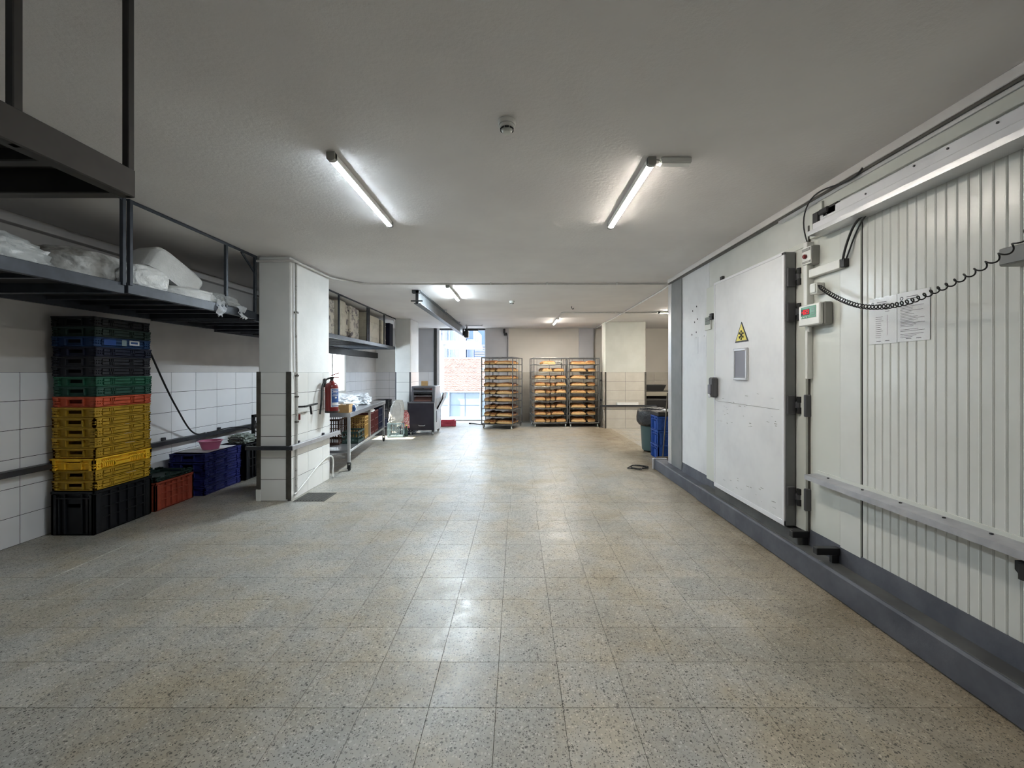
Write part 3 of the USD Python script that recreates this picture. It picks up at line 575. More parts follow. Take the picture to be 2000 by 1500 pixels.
jb = thing('junction_box', 'flat white box on the ceiling beside the right tube lamp', 'junction box')
obj('box_body', cb(.905, 1.095, 2.66, 2.72, CE - .035, CE - .001, .004), M['white'], jb); obj('box_lid', cb(.91, 1.09, 2.665, 2.715, CE - .04, CE - .034, .002), M['white'], jb)
tag(obj('cable', tube(spline([(.91, 2.69, CE - .025), (.885, 2.665, CE - .02), (.86, 2.66, CE - .022), (.848, 2.67, CE - .02)], 10), .004, 6), M['grey'], smooth=True), 'short grey cable between ceiling box and tube lamp', 'cable')
def detector(x, y, s, lab):
    t = thing('smoke_detector', lab, 'detector', (x, y, CE)); t.GetAttribute('xformOpOrder'); UsdGeom.Xformable(t).AddScaleOp().Set(Gf.Vec3f(1, 1, .72))
    obj('base', lathe([(0, -.001), (.05 * s, -.001), (.05 * s, -.028 * s), (.046 * s, -.034 * s), (0, -.034 * s)], 32), M['white'], t, smooth=40)
    obj('body', lathe([(0, -.034 * s), (.043 * s, -.036 * s), (.044 * s, -.055 * s), (.036 * s, -.062 * s), (0, -.062 * s)], 32), M['white'], t, smooth=40)
    obj('sensor_dome', lathe([(.03 * s, -.060 * s), (.031 * s, -.078 * s), (.022 * s, -.092 * s), (0, -.096 * s)], 28), M['flash'], t, smooth=40)
    v = []
    for k in range(8):
        a = 2 * PI * k / 8; v.append(mv(cb(-.012 * s, .012 * s, -.002, .002, -.074 * s, -.062 * s, .001), (.036 * s * math.cos(a), .036 * s * math.sin(a), 0), rz=a + PI / 2))
    obj('vent', cat_(v), M['black'], t)
detector(-.055, 2.285, .95, 'white round smoke detector in the middle of the ceiling near viewer')
detector(-.1, 8.05, 1.0, 'small looking grey smoke detector far back on the ceiling')
hk = thing('ceiling_hook', 'tiny dark hook on the ceiling before the racks', 'hook'); obj('hook_body', tube(spline([(1.12, 8.7, CE), (1.12, 8.7, CE - .04), (1.14, 8.7, CE - .06), (1.16, 8.7, CE - .035)], 14), .006, 6), M['black'], hk)
def conduit(name, pts, r, lab, cl=()):
    t = thing(name, lab, 'conduit'); obj('pipe_run', tube(pts, r, 10), M['pipe'], t, smooth=50)
    for c in cl: obj('clip', cb(c[0] - .012, c[0] + .012, c[1] - .018, c[1] + .018, c[2], CE, .003), M['white'], t)
z = CE - .02
conduit('conduit', [(-3.05, 4.93, 2.79), (-2.62, 4.93, 2.795), (-2.60, 4.96, 2.80), (-2.60, 5.9, 2.815), (-2.55, 6.1, z), (-2.35, 6.36, z), (-2.25, 6.4, z), (2.3, 6.4, z)], .014, 'white conduit crossing the ceiling from the near column to the cold room', [(-1.9, 6.4, z - .016), (-.4, 6.4, z - .016), (.45, 6.4, z - .016), (1.5, 6.4, z - .016)])
conduit('conduit', [(2.33, 6.42, z), (2.36, 7.0, z), (2.38, 9.0, z), (2.38, YF - .06, z), (2.38, YF - .04, z - .03), (2.33, YF - .03, 2.2), (2.33, YF - .03, 1.2)], .016, 'white conduit along the ceiling from cold room corner to the far wall', [(2.37, 8.0, z - .018), (2.38, 10.3, z - .018)])
conduit('conduit', [(3.15, 9.5, z), (1.05, 9.5, z), (1.0, 9.55, z), (1.0, 10.48, z)], .014, 'grey conduit joining the two far tube lamps', [(2.2, 9.5, z - .016)])
# hanging steel beam with hoist
hb = thing('hoist_beam', 'long grey steel I beam under the ceiling running to the opening', 'beam')
zc = CE - .004
obj('i_beam', prism([(-1.69, 2.62), (-1.58, 2.62), (-1.58, 2.632), (-1.631, 2.638), (-1.631, zc - .018), (-1.58, zc - .012), (-1.58, zc), (-1.69, zc), (-1.69, zc - .012), (-1.639, zc - .018), (-1.639, 2.638), (-1.69, 2.632)], 'y', 6.96, 14.1), M['beam'], hb)
obj('end_stop', cat_([cb(-1.735, -1.54, 6.93, 6.95, 2.655, 2.675, .003), cb(-1.66, -1.61, 6.94, 6.958, 2.62, 2.84, .003), cb(-1.72, -1.60, 6.94, 7.0, 2.79, 2.845, .006)]), M['black'], hb)
for y in (9.2, 11.4): obj('mounting_bracket', cat_([cb(-1.75, -1.52, y - .04, y + .04, CE - .012, CE - .001, .002), cb(-1.56, -1.53, y - .03, y + .03, CE - .05, CE - .01, .003)]), M['galv'], hb)
ho = thing('hoist', 'dark chain hoist trolley at far end of the steel beam', 'hoist')
obj('hoist_body', cat_([cb(-1.53, -1.40, 12.2, 12.42, 2.50, 2.70, .03), cb(-1.575, -1.53, 12.24, 12.38, 2.56, 2.76, .01)]), M['black'], ho)
obj('hoist_arm', cat_([cb(-1.50, -1.12, 12.28, 12.34, 2.70, 2.745, .01), cb(-1.47, -1.44, 12.29, 12.33, 2.72, 2.84, .008)]), M['black'], ho)
tag(obj('ceiling_rod', cat_([cyl(.012, (-1.42, 12.05, CE - .03), (-.98, 12.05, CE - .03), 8), cb(-1.46, -1.42, 12.02, 12.08, CE - .05, CE - .001, .005), cb(-1.0, -.98, 12.03, 12.07, CE - .04, CE - .001, .005)]), M['galv']), 'thin grey rod on the ceiling right of the hoist', 'rod')
wb = thing('cable_bracket', 'dark bracket with hanging cable on the grey pier by the opening', 'bracket')
obj('bracket', cat_([cb(-.42, -.36, YF - .2, YF - .12, 2.68, 2.82, .01), cb(-.40, -.30, YF - .2, YF - .12, 2.62, 2.70, .01)]), M['black'], wb)
obj('hanging_cable', tube([(-.30, YF - .17, 2.66), (-.285, YF - .17, 2.5), (-.285, YF - .17, 1.4)], .01, 6), M['dgrey'], wb)

# ------------------------------------------------------------------ hanging shelves on the left
def hanging_shelf(x0, x1, y0, y1, zb, zt, lab, posts, ms, step=.30, rail=None, flat=False, pw=.014):
    t = thing('hanging_shelf', lab, 'shelf'); w = .04
    obj('front_rail', cb(x1 - w, x1, y0, y1, zb, zt, .003), M[ms], t)
    obj('back_rail', cb(x0, x0 + w, y0, y1, zb, zt, .003), M[ms], t)
    for ya in (y0, y1 - w): obj('end_rail', cb(x0 + w, x1 - w, ya, ya + w, zb, zt, .003), M[ms], t)
    y = y0 + step * .7
    while y < y1 - .08:
        obj('cross_bar', cb(x0 + w, x1 - w, y, y + .035, zt - .045, zt - .012, .003), M[ms], t); y += step
    obj('board', bx(x0 + w, x1 - w, y0 + w, y1 - w, zt - .012, zt - .002), M['board'], t)
    for (px, py) in posts: obj('hanger_post', cb(px - pw, px + pw, py - pw, py + pw, zt - .02 if not flat else zb, CE - .001, .002), M[ms], t)
    if rail is not None: obj('ceiling_rail', cat_([cb(x1 - .035, x1 + .01, y0, y1, CE - .006, CE - .001, .001), cb(x1 + .004, x1 + .01, y0, y1, CE - .03, CE - .001, .001)]), M[ms], t)
    return t
hanging_shelf(-4.28, -3.03, 3.31, 4.94, 2.115, 2.2, 'dark blue grey hanging shelf with white sacks, left of the near column', [(-3.03, 3.325), (-3.035, 4.43), (-3.035, 4.92), (-4.26, 3.33), (-4.26, 4.9)], 'steel', rail=1)
hanging_shelf(-4.28, -3.03, 1.2, 3.28, 2.105, 2.19, 'dark blue grey hanging shelf at left picture edge, carrying the largest sack', [(-3.03, 3.265), (-3.03, 1.9), (-4.26, 3.25)], 'steel', rail=1)
hanging_shelf(-4.28, -3.06, 4.96, 5.98, 2.10, 2.185, 'short dark shelf section running behind the near column', [(-4.26, 5.0)], 'steel')
hanging_shelf(-4.28, -3.06, 6.0, 10.68, 2.07, 2.14, 'far hanging shelf between the two left columns, filled with paper bundles', [(-3.075, 7.33), (-3.075, 8.72), (-3.09, 8.87), (-3.075, 9.83), (-4.26, 8.7)], 'steel', rail=1)
hanging_shelf(-2.4, -1.132, -1.2, 1.262, 2.016, 2.098, 'near black hanging frame cut off by the upper left picture corner', [(-1.144, 1.25), (-1.146, .968), (-1.146, -.6), (-2.36, 1.2)], 'steelk', flat=True, pw=.010)
br = obj('corner_brace', tube([(-3.05, 4.70, CE - .02), (-3.05, 4.93, 2.66)], .012, 6), M['steel']); tag(br, 'thin dark diagonal brace below the ceiling at the near column', 'brace')
tag(obj('cable', tube(spline([(-3.03, 10.35, CE - .02), (-3.03, 10.5, 2.7), (-3.035, 10.6, 2.4), (-3.035, 10.64, 2.2)], 16), .008, 6), M['pipe'], smooth=True), 'pale cable curving down at the end of the far shelf', 'cable')
# sacks and wraps on the near shelves
def sack(name, lab, loc, size, seed, m, rz=0, rx=0, cat='bag', wrap=None, **kw):
    t = thing(name, lab, cat, loc, rz)
    obj('sack_body', mv(lumpy(size, seed, **kw), rx=rx), M[m], t, smooth=True)
    if wrap: obj('plastic_wrap', mv(lumpy(tuple(c * wrap for c in size), seed + 5, amp=.28, freq=5, crease=.1), rx=rx), M['film'], t, smooth=True)
    return t
sack('plastic_sack', 'crumpled clear wrapped sack at the left picture edge of the shelf', (-3.5, 2.72, 2.19), (.6, .55, .27), 3, 'bag', 10, amp=.22, freq=4, crease=.12, wrap=1.06)
sack('plastic_sack', 'large grey and white sack lying on the shelf left of the hanger posts', (-3.5, 3.42, 2.195), (.55, .80, .36), 8, 'bagg', 4, amp=.12, freq=2.5, crease=.05)
sack('plastic_sack', 'white sack end leaning out behind the hanger posts', (-3.17, 3.60, 2.195), (.24, .38, .27), 12, 'bag', -6, amp=.12, freq=3, crease=.06)
sack('paper_bundle', 'tilted white paper bundle leaning up on the shelf', (-3.42, 4.06, 2.345), (.36, .54, .32), 14, 'bag', -12, rx=-.50, cat='bundle', amp=.06, freq=2.5, power=.34)
sack('plastic_sack', 'flat white bag near the right end of the shelf', (-3.24, 4.22, 2.2), (.34, .68, .16), 17, 'bag', -4, amp=.1, freq=3, power=.7)
fw = thing('plastic_wrap', 'crumpled clear plastic hanging over the shelf rail by the flat bag', 'plastic wrap', (-3.1, 4.46, 2.2))
obj('wrap_body', lumpy((.22, .34, .14), 23, amp=.4, freq=5, crease=.2), M['film'], fw, smooth=True)
def flap(y, w, h, seed):
    g = np.array([(0.085 + .02 * math.sin(5 * i + seed), y + w * (j / 6 - .5) * (1 - .35 * i / 8) + .01 * math.sin(3 * i + seed), .02 - h * i / 8 + .012 * math.sin(2.2 * j + seed)) for i in range(9) for j in range(7)])
    g[:, 0] += .014 * np.sin(np.arange(63) * 1.9 + seed)
    f = [(i * 7 + j, i * 7 + j + 1, i * 7 + j + 8, i * 7 + j + 7) for i in range(8) for j in range(6)]
    return trimesh.Trimesh(g, np.vstack([np.array(f)[:, [0, 1, 2]], np.array(f)[:, [0, 2, 3]]]), process=False)
obj('wrap_flap', flap(-.13, .13, .15, 1), M['wfilm'], fw, smooth=True); obj('wrap_flap', flap(.2, .13, .13, 4), M['wfilm'], fw, smooth=True)
# bundles on the far shelf
for i, (a, b, zt, xf, m, lab) in enumerate(((6.95, 7.45, 2.76, -3.2, 'bundle', 'dark printed paper bundle partly hidden by the near column'), (7.54, 7.8, 2.79, -3.14, 'bundlep', 'tall cream paper stack right of the first shelf post'), (7.81, 7.96, 2.76, -3.16, 'bundle', 'narrow printed paper stack left of the widest bright stack'),
        (7.97, 8.22, 2.755, -3.12, 'bundle', 'bright printed paper stack in the middle of the first bay'), (8.26, 8.66, 2.77, -3.22, 'bundle', 'brown and dark box like bundle just left of the double post'), (8.9, 9.08, 2.77, -3.13, 'bundlep', 'slim cream paper stack right of the double post'),
        (9.11, 9.8, 2.745, -3.18, 'bundlep', 'widest cream wrapped bundle on the far shelf'), (9.9, 10.22, 2.72, -3.16, 'bundlep', 'small cream bundle at the right end of the far shelf'))):
    t = thing('paper_bundle', lab, 'bundle', (0, 0, 2.139), 0)
    obj('bundle_body', cb(xf - .5, xf, a, b, 0, zt - 2.139, .02), M[m], t)
    for q in (.12, .45): obj('wrap_band', cb(xf - .503, xf + .002, a - .002, b + .002, q, q + .012, .004), M['bundlep'], t)
t = thing('dark_board', 'dark upright board at the right end of the far shelf', 'board', (0, 0, 2.139)); obj('board_panel', cb(-3.9, -3.1, 10.34, 10.62, 0, .56, .01), M['cr_navy'], t)

# ------------------------------------------------------------------ rails and cable on left wall and columns
lr = thing('wall_rail', 'black bumper rail along the tiled left wall', 'rail')
obj('rail_bar', cb(XL + .02, XL + .10, YB, 7.6, .615, .665, .005), M['rail'], lr)
for y in (2.4, 3.2, 4.2, 5.2, 6.17, 7.0): obj('rail_bracket', cb(XL + .004, XL + .04, y - .02, y + .02, .61, .70, .004), M['rail'], lr)
cr = thing('column_rail', 'blue grey steel bumper rail wrapped round the near column', 'rail')
obj('rail_front', cb(-3.12, -2.575, 4.865, 4.915, .605, .648, .004), M['rail'], cr)
obj('rail_side', cb(-2.615, -2.57, 4.87, 6.18, .60, .655, .004), M['bumper'], cr, label='pale steel length of rail on the column side')
for q in ((-2.9, 4.93), (-2.72, 4.93)): obj('rail_bracket', cb(q[0] - .015, q[0] + .015, 4.91, 4.955, .612, .64, .003), M['rail'], cr)
for y in (5.1, 5.75): obj('rail_bracket', cb(-2.648, -2.61, y - .015, y + .015, .6, .68, .003), M['rail'], cr)
r3 = thing('column_rail', 'black bumper rail on the cream far column', 'rail'); obj('rail_front', cb(2.2, 3.7, 11.26, 11.31, .585, .63, .004), M['rail'], r3)
for x in (2.5, 3.3): obj('rail_bracket', cb(x - .015, x + .015, 11.31, 11.345, .59, .625, .003), M['rail'], r3)
bt = thing('wall_tray', 'narrow white box tray on the rail of the cream far column', 'tray')
obj('tray_body', cat_([cb(2.66, 3.2, 11.24, 11.335, .632, .645, .003), cb(2.66, 3.2, 11.24, 11.252, .64, .70, .003)]), M['white'], bt); obj('tray_end', cat_([cb(2.65, 2.665, 11.24, 11.335, .632, .70, .003), cb(3.195, 3.21, 11.24, 11.335, .632, .70, .003)]), M['white'], bt)
tag(obj('cable', tube(spline([(-3.88, 4.50, 1.70), (-3.965, 4.72, 1.475), (-4.055, 4.97, 1.22), (-4.15, 5.24, .975), (-4.225, 5.46, .79), (-4.26, 5.62, .69), (-4.26, 5.8, .672)], 40), .010, 7), M['black'], smooth=True), 'thick black cable hanging from the crate stack to the wall rail', 'cable')
tag(obj('cable', tube(spline([(-4.262, 5.85, .672), (-4.26, 6.2, .68), (-4.15, 6.45, .66), (-4.0, 6.5, .60), (-3.85, 6.2, .56)], 30), .007, 6), M['black'], smooth=True), 'thin black cable lying over the wall rail towards the cloth', 'cable')
# column fittings
cp_ = thing('stained_pipe', 'stained vertical water pipe on the side of the near column', 'pipe')
obj('pipe_run', tube([(-2.622, 5.04, 2.79), (-2.622, 5.04, 2.0), (-2.622, 5.06, 1.4), (-2.622, 5.06, 1.0), (-2.622, 5.045, .05)], .013, 9), M['stain'], cp_, smooth=50)
for zz in (2.2, 1.45, 1.2, .9): obj('pipe_clip', cb(-2.645, -2.603, 5.035, 5.075, zz, zz + .02, .003), M['guard'], cp_)
tp = thing('water_tap', 'dark T shaped tap valve on the side of the near column', 'tap')
obj('tap_body', cat_([cyl(.011, (-2.635, 5.08, 1.085), (-2.55, 5.16, 1.085), 10), cyl(.012, (-2.55, 5.10, 1.088), (-2.55, 5.42, 1.10), 10)]), M['rubber'], tp)
obj('tap_spout', cyl(.012, (-2.55, 5.24, 1.09), (-2.545, 5.26, .98), 10), M['black'], tp)
tag(obj('tap_handle', cb(-2.61, -2.59, 5.065, 5.085, .93, 1.0, .004), M['red']), 'small red lever on the stained pipe', 'lever')
wp = thing('floor_pipe', 'thin white pipe bent along the foot of the near column', 'pipe')
obj('pipe_run', tube(spline([(-2.62, 5.0, .06), (-2.62, 5.25, .14), (-2.62, 5.6, .27), (-2.62, 5.75, .31), (-2.62, 5.9, .33), (-2.61, 5.99, .31), (-2.60, 6.0, .15), (-2.60, 6.0, .02)], 30), .011, 8), M['white'], wp, smooth=50)
dm = thing('floor_drain', 'dark dirty floor drain at the foot of the near column', 'drain')
obj('drain_frame', cat_([cb(-2.6, -2.24, 4.93, 5.28, .0, .004, .001)]), M['drain'], dm)
obj('drain_slot', cat_([cb(-2.57 + .035 * k, -2.555 + .035 * k, 4.96, 5.25, .003, .0065, .001) for k in range(9)]), M['black'], dm)
# fire extinguisher
fx = thing('fire_extinguisher', 'red fire extinguisher hung on the near column', 'fire extinguisher', (-2.53, 5.80, .955))
obj('cylinder_body', lathe([(0, 0), (.07, 0), (.082, .012), (.085, .03), (.085, .33), (.078, .37), (.058, .395), (.03, .41), (.026, .43), (0, .43)], 36), M['red'], fx, smooth=40)
obj('base_ring', lathe([(.06, -.004), (.086, -.004), (.087, .02), (.06, .02), (.06, -.004)], 32), M['black'], fx)
vl = obj('valve', cat_([cyl(.02, (0, 0, .425), (0, 0, .47), 14), cb(-.018, .03, -.016, .016, .455, .485, .005)]), M['black'], fx)
obj('lever_handle', cat_([cb(-.01, .10, -.011, .011, .475, .485, .003), mv(cb(0, .11, -.011, .011, 0, .010, .003), (-.005, 0, .495), ry=-.32)]), M['red'], vl)
obj('hose', tube(spline([(-.01, -.015, .465), (-.04, -.09, .44), (-.05, -.17, .36), (-.035, -.22, .25), (-.03, -.25, .12), (-.03, -.28, .0)], 28), .012, 8), M['rubber'], fx, smooth=50)
a = np.linspace(-1.3, .25, 14)
def patch(r, a, z0, z1):
    v = [(r * math.cos(t), r * math.sin(t), z) for z in (z0, z1) for t in a]; n = len(a)
    vi = [((r - .0015) * math.cos(t), (r - .0015) * math.sin(t), z) for z in (z0, z1) for t in a]
    f = []
    for i in range(n - 1): f += [(i, i + 1, n + i + 1), (i, n + i + 1, n + i)]
    f2 = [(c + 2 * n, b + 2 * n, d + 2 * n) for b, c, d in f]
    return trimesh.Trimesh(v + vi, f + f2, process=False)
lb = obj('label_border', patch(.0858, a, .075, .325), M['paper'], fx); obj('label_field', patch(.0866, a[1:-1], .083, .318), M['blue_l'], lb)
pr = [patch(.0872, np.linspace(-1.08 + .12 * (k % 2), -.05 - .1 * (k % 3), 9), .30 - .019 * k, .306 - .019 * k) for k in range(5)] + [patch(.0872, np.linspace(-.7, -.35, 6), .19, .21), patch(.0872, np.linspace(-1.1, .05, 10), .095, .135)]
obj('label_print', cat_(pr), M['paper'], lb)
obj('wall_hook', cb(-.105, -.08, -.02, .02, .34, .46, .004), M['black'], fx)
# ------------------------------------------------------------------ crates. Long side along y, origin at the middle of the foot
def crate(name, lab, col, loc, rz=0, L=.60, W=.40, H=.092, style='tray', group=None):
    t = thing(name, lab, 'crate', loc, rz, group); m = M['cr_' + col]; hx, hy, w = W / 2, L / 2, .006
    body = [bx(-hx + .012, hx - .012, -hy + .012, hy - .012, .004, .010)]
    for s in (-1, 1):
        body.append(bx(s * (hx - .026), s * (hx - .026 - w), -hy + .012, hy - .012, .004, H - .008))
        e0, e1 = sorted((s * (hy - .024), s * (hy - .024 - w))); hz = H * (.36 if style == 'tray' else .62)
        body += [bx(-hx + .012, -.065, e0, e1, .004, H - .008), bx(.065, hx - .012, e0, e1, .004, H - .008), bx(-.065, .065, e0, e1, .004, hz), bx(-.065, .065, e0, e1, H - .02 if style == 'tray' else hz + .035, H - .008)]
    obj('body', cat_(body), m, t)
    rh = .014 if H < .2 else .022
    bands = ((H - rh, H - .001, .0, 'rim'), (.0, .010, .010, 'base_rim')) if style == 'tray' else ((H - rh, H - .001, .0, 'rim'), (H - 3.2 * rh, H - 2.6 * rh, .005, 'upper_band'), (0, .012, .012, 'base_rim'))
    for z0, z1, o, nm in bands:
        rim = []
        for s in (-1, 1):
            rim.append(cb(s * (hx - o), s * (hx - o - .013), -hy + o, hy - o, z0, z1, .002)); rim.append(cb(-hx + o, hx - o, s * (hy - o), s * (hy - o - .013), z0, z1, .002))
        obj(nm, cat_(rim), m, t)
    for sx in (-1, 1):
        for sy in (-1, 1):
            p = []
            c = .075 if H < .2 else .07
            zs = [(.004, .026), (.036, .05), (.058, H - .012)] if H < .2 else [(.01, H - .03)]
            for z0, z1 in zs: p.append(cb(sx * (hx - .003), sx * (hx - .028), sy * (hy - .003), sy * (hy - c), z0, z1, .002)); p.append(cb(sx * (hx - .003), sx * (hx - c * .7), sy * (hy - .003), sy * (hy - .026), z0, z1, .002))
            for q in (.2, .5, .8):
                y = hy - c * q; p.append(cb(sx * (hx - .004), sx * (hx - .016), sy * (y - .006), sy * (y + .006), .006, H - .014, .001))
            obj('corner_post', cat_(p), m, t)
    pn = []
    for s in (-1, 1):
        xs = (s * (hx - .006), s * (hx - .028))
        if style == 'tray':
            for y0, y1 in ((-hy + .085, -hy + .15), (-hy + .20, -hy + .36), (-hy + .41, hy - .085)):
                pn.append(cb(*xs, y0, y1, .018, H * .5 - .003, .002)); pn.append(cb(*xs, y0 + .002, y1 - .002, H * .5 + .003, H - .018, .002))
            for yc in (-hy + .175, -hy + .385):
                for k in range(3):
                    for g in range(2):
                        y = yc - .018 + .018 * k + (.006 if g else 0); pn.append(cb(*xs, y - .005, y + .005, .018 + .03 * g, .044 + .03 * g, .001))
        elif style == 'slot':
            for k in range(int((L - .16) / .02)):
                y = -hy + .09 + .02 * k
                if abs(y + .02) < .07: continue
                pn.append(cb(*xs, y, y + .010, .02, H - .03, .001))
            pn += [cb(*xs, -hy + .08, hy - .08, H * .5, H * .5 + .012, .001), cb(*xs, -.1, .06, .012, H * .4, .002)]
        else:
            for y0 in np.linspace(-hy + .08, hy - .08, 6): pn.append(cb(*xs, y0 - .007, y0 + .007, .012, H - .03, .002))
            for z0 in (H * .33, H * .55): pn.append(cb(s * (hx - .009), s * (hx - .016), -hy + .05, hy - .05, z0, z0 + .012, .002))
        ys = (s * (hy - .006), s * (hy - .026))
        pn += [cb(-.085, -.070, *ys, .012, H - .012, .003), cb(.070, .085, *ys, .012, H - .012, .003), cb(-.085, .085, *ys, H - .026, H - .012, .003)]
        if H > .2: pn += [cb(x0 - .006, x0 + .006, *ys, .012, H - .05, .002) for x0 in (-hx + .07, hx - .07)]
    obj('wall_rib', cat_(pn), m, t, kind='stuff')
    return t
CX, CY = -4.075, 4.20; z = 0.0
G = 'crates in the tall stack at left'
crate('crate', 'deep black crate at the foot of the tall crate stack', 'black', (CX, CY, 0), 0, .62, .40, .405, 'deep', G); z = .407
ORD = ['lowest', 'second', 'third', 'fourth', 'fifth', 'sixth', 'seventh', 'eighth', 'ninth', 'tenth']
ye = crate('crate', 'dull yellow tray crate directly on the deep black crate', 'yellow', (CX, CY, z), 0, group=G); z += .0938
dup(ye, (CX, CY + .004, z), .3, 'dull yellow tray crate just below the bright yellow crate', G); z += .0938
crate('crate', 'bright yellow slotted crate sticking out of the tall stack', 'amber', (CX + .008, CY - .012, z), 0, .62, .41, .111, 'slot', G); z += .1125
for i, lab in enumerate(('directly on the bright yellow crate', 'second above the bright yellow crate', 'third above the bright yellow crate', 'fourth above the bright yellow crate', 'directly under the red tray crate')):
    dup(ye, (CX + RNG.uniform(-.004, .004), CY + RNG.uniform(-.006, .006), z), RNG.uniform(-.5, .5), 'dull yellow tray crate ' + lab, G); z += .0938
crate('crate', 'red tray crate in the middle of the tall stack, above the yellow ones', 'red', (CX + .004, CY, z), .2, style='tray', H=.097, group=G); z += .0985
for i, (c, lab) in enumerate((('teal', 'dark teal tray crate directly on the red tray crate'), ('green', 'green tray crate second above the red tray crate'), ('charcoal', 'charcoal tray crate directly above the green tray crate'), ('charcoal', 'charcoal tray crate second above the green tray crate'),
                              ('navy', 'dark navy tray crate just under the labelled blue crate'), ('blue', 'blue tray crate with pale labels near the top of the tall stack'), ('dgreen', 'blackish green tray crate next below the top of the tall stack'), ('black', 'black tray crate on the very top of the tall stack'))):
    t = crate('crate', lab, c, (CX + RNG.uniform(-.006, .006), CY + RNG.uniform(-.01, .01), z), RNG.uniform(-.8, .8), group=G)
    if c == 'blue':
        l1 = obj('label', cb(.1945, .1965, .06, .17, .03, .082, .0005), M['paper'], t, label='white sticker with blue print'); obj('label_print', cb(.1962, .1972, .075, .15, .045, .065, .0003), M['blue_l'], l1)
        obj('label', cb(.1945, .1965, -.20, -.08, .02, .08, .0005), M['cr_bblue'], t, label='pale blue sticker'); obj('label', cb(.1945, .1965, -.02, .03, .02, .08, .0005), M['cr_grey'], t)
    z += .0926
# low crates beside the stack
crate('crate', 'brick red deep crate on the floor right of the tall stack', 'brick', (-4.075, 4.82, 0), 0, .54, .41, .31, 'deep')
lg = crate('crate', 'dark green tray crate turned over on the brick red crate', 'dgreen', (-4.08, 4.82, .312), 0, .54, .41, .045)
bb = crate('crate', 'navy blue tray crate at the foot of the low blue stack', 'dblue', (-4.0, 5.48, 0), 0, .68, .44, .10, 'tray', 'crates in the low blue stack'); z = .1015
for lab in ('second from the floor in the low blue stack', 'middle one of the low blue stack', 'second from the top of the low blue stack', 'topmost of the low blue stack, under the white sheet'):
    dup(bb, (-4.0 + RNG.uniform(-.006, .006), 5.48 + RNG.uniform(-.01, .01), z), RNG.uniform(-.8, .8), 'navy blue tray crate ' + lab, 'crates in the low blue stack'); z += .1015
ws_ = np.array([(x, y, .004 + .010 * meshkit.fbm(np.array([[x * 6, y * 6, .3]]), 3, 2)[0]) for x in np.linspace(-.22, .20, 12) for y in np.linspace(-.3, .24, 14)])
fq = [(i * 14 + j, (i + 1) * 14 + j, (i + 1) * 14 + j + 1, i * 14 + j + 1) for i in range(11) for j in range(13)]
top = trimesh.Trimesh(np.vstack([ws_, ws_ - [0, 0, .003]]), np.vstack([np.array(fq)[:, [0, 1, 2]], np.array(fq)[:, [0, 2, 3]], np.array(fq)[:, [2, 1, 0]] + 168, np.array(fq)[:, [3, 2, 0]] + 168]), process=False)
tag(obj('plastic_sheet', mv(top, (-3.99, 5.5, z)), M['bag'], smooth=True), 'crumpled white sheet covering the low blue crate stack', 'sheet')
pb = thing('basin', 'small pink plastic basin on the white sheet', 'basin', (-3.91, 5.42, z + .016))
obj('bowl', lathe([(0, 0), (.085, 0), (.09, .006), (.125, .105), (.12, .105), (.085, .012), (0, .010)], 36), M['pink'], pb, smooth=35); obj('rim', lathe([(.118, .10), (.138, .102), (.139, .108), (.118, .109), (.118, .10)], 36), M['pink'], pb, smooth=35)
clo = thing('cloth', 'grey green cloth dropped on the black crate beyond the blue stack', 'cloth', (-3.92, 6.06, .501)); obj('cloth_body', lumpy((.26, .34, .17), 31, amp=.35, freq=4, crease=.15), M['cloth'], clo, smooth=True)
crate('crate', 'black deep crate in the shadow beyond the low blue stack', 'black', (-3.93, 6.14, 0), 0, .54, .36, .50, 'deep')
tb = thing('metal_stand', 'dark square tube stand half hidden behind the near column', 'stand', (-3.74, 6.86, 0))
for x in (-.30, .30):
    for y in (-.35, .35): obj('leg', cb(x - .02, x + .02, y - .02, y + .02, 0, .85, .003), M['steelk'], tb)
obj('top_frame', cat_([cb(-.32, .32, y - .02, y + .02, .81, .85, .003) for y in (-.35, .35)] + [cb(x - .02, x + .02, -.35, .35, .81, .85, .003) for x in (-.3, .3)]), M['steelk'], tb); obj('shelf', cb(-.3, .3, -.33, .33, .35, .37, .003), M['board'], tb)

# ------------------------------------------------------------------ steel table and its load
TR = 7.0; tx, ty = -2.56, 6.42
tb = thing('steel_table', 'long stainless steel table on castors under the window', 'table', (tx, ty, 0), TR)
obj('tabletop', cat_([cb(-.80, .04, 0, 2.86, .858, .885, .004), cb(.03, .042, 0, 2.86, .815, .885, .003), cb(-.80, .04, -.004, .008, .82, .885, .003)]), M['ss'], tb)
obj('lower_shelf', cat_([cb(-.78, .02, .02, 2.84, .30, .315, .003), cb(.01, .022, .02, 2.84, .275, .315, .002), cb(-.78, .02, .02, .03, .275, .315, .002)]), M['ss'], tb)
for x in (-.77, .01):
    for y in (.03, 1.43, 2.80):
        obj('leg', cb(x - .02, x + .02, y - .02, y + .02, .13 if y != 1.43 else .31, .86, .003), M['ss'], tb)
        if y != 1.43:
            c = obj('castor', cat_([cb(x - .022, x + .022, y - .022, y + .022, .115, .135, .003), cb(x - .024, x - .016, y - .015, y + .045, .03, .12, .002), cb(x + .016, x + .024, y - .015, y + .045, .03, .12, .002)]), M['steelk'], tb)
            obj('wheel', cyl(.042, (x - .013, y + .028, .0425), (x + .013, y + .028, .0425), 18), M['rubber'], c)
def at(u, v, zz): c, s = math.cos(math.radians(TR)), math.sin(math.radians(TR)); return (tx + u * c - v * s, ty + u * s + v * c, zz)
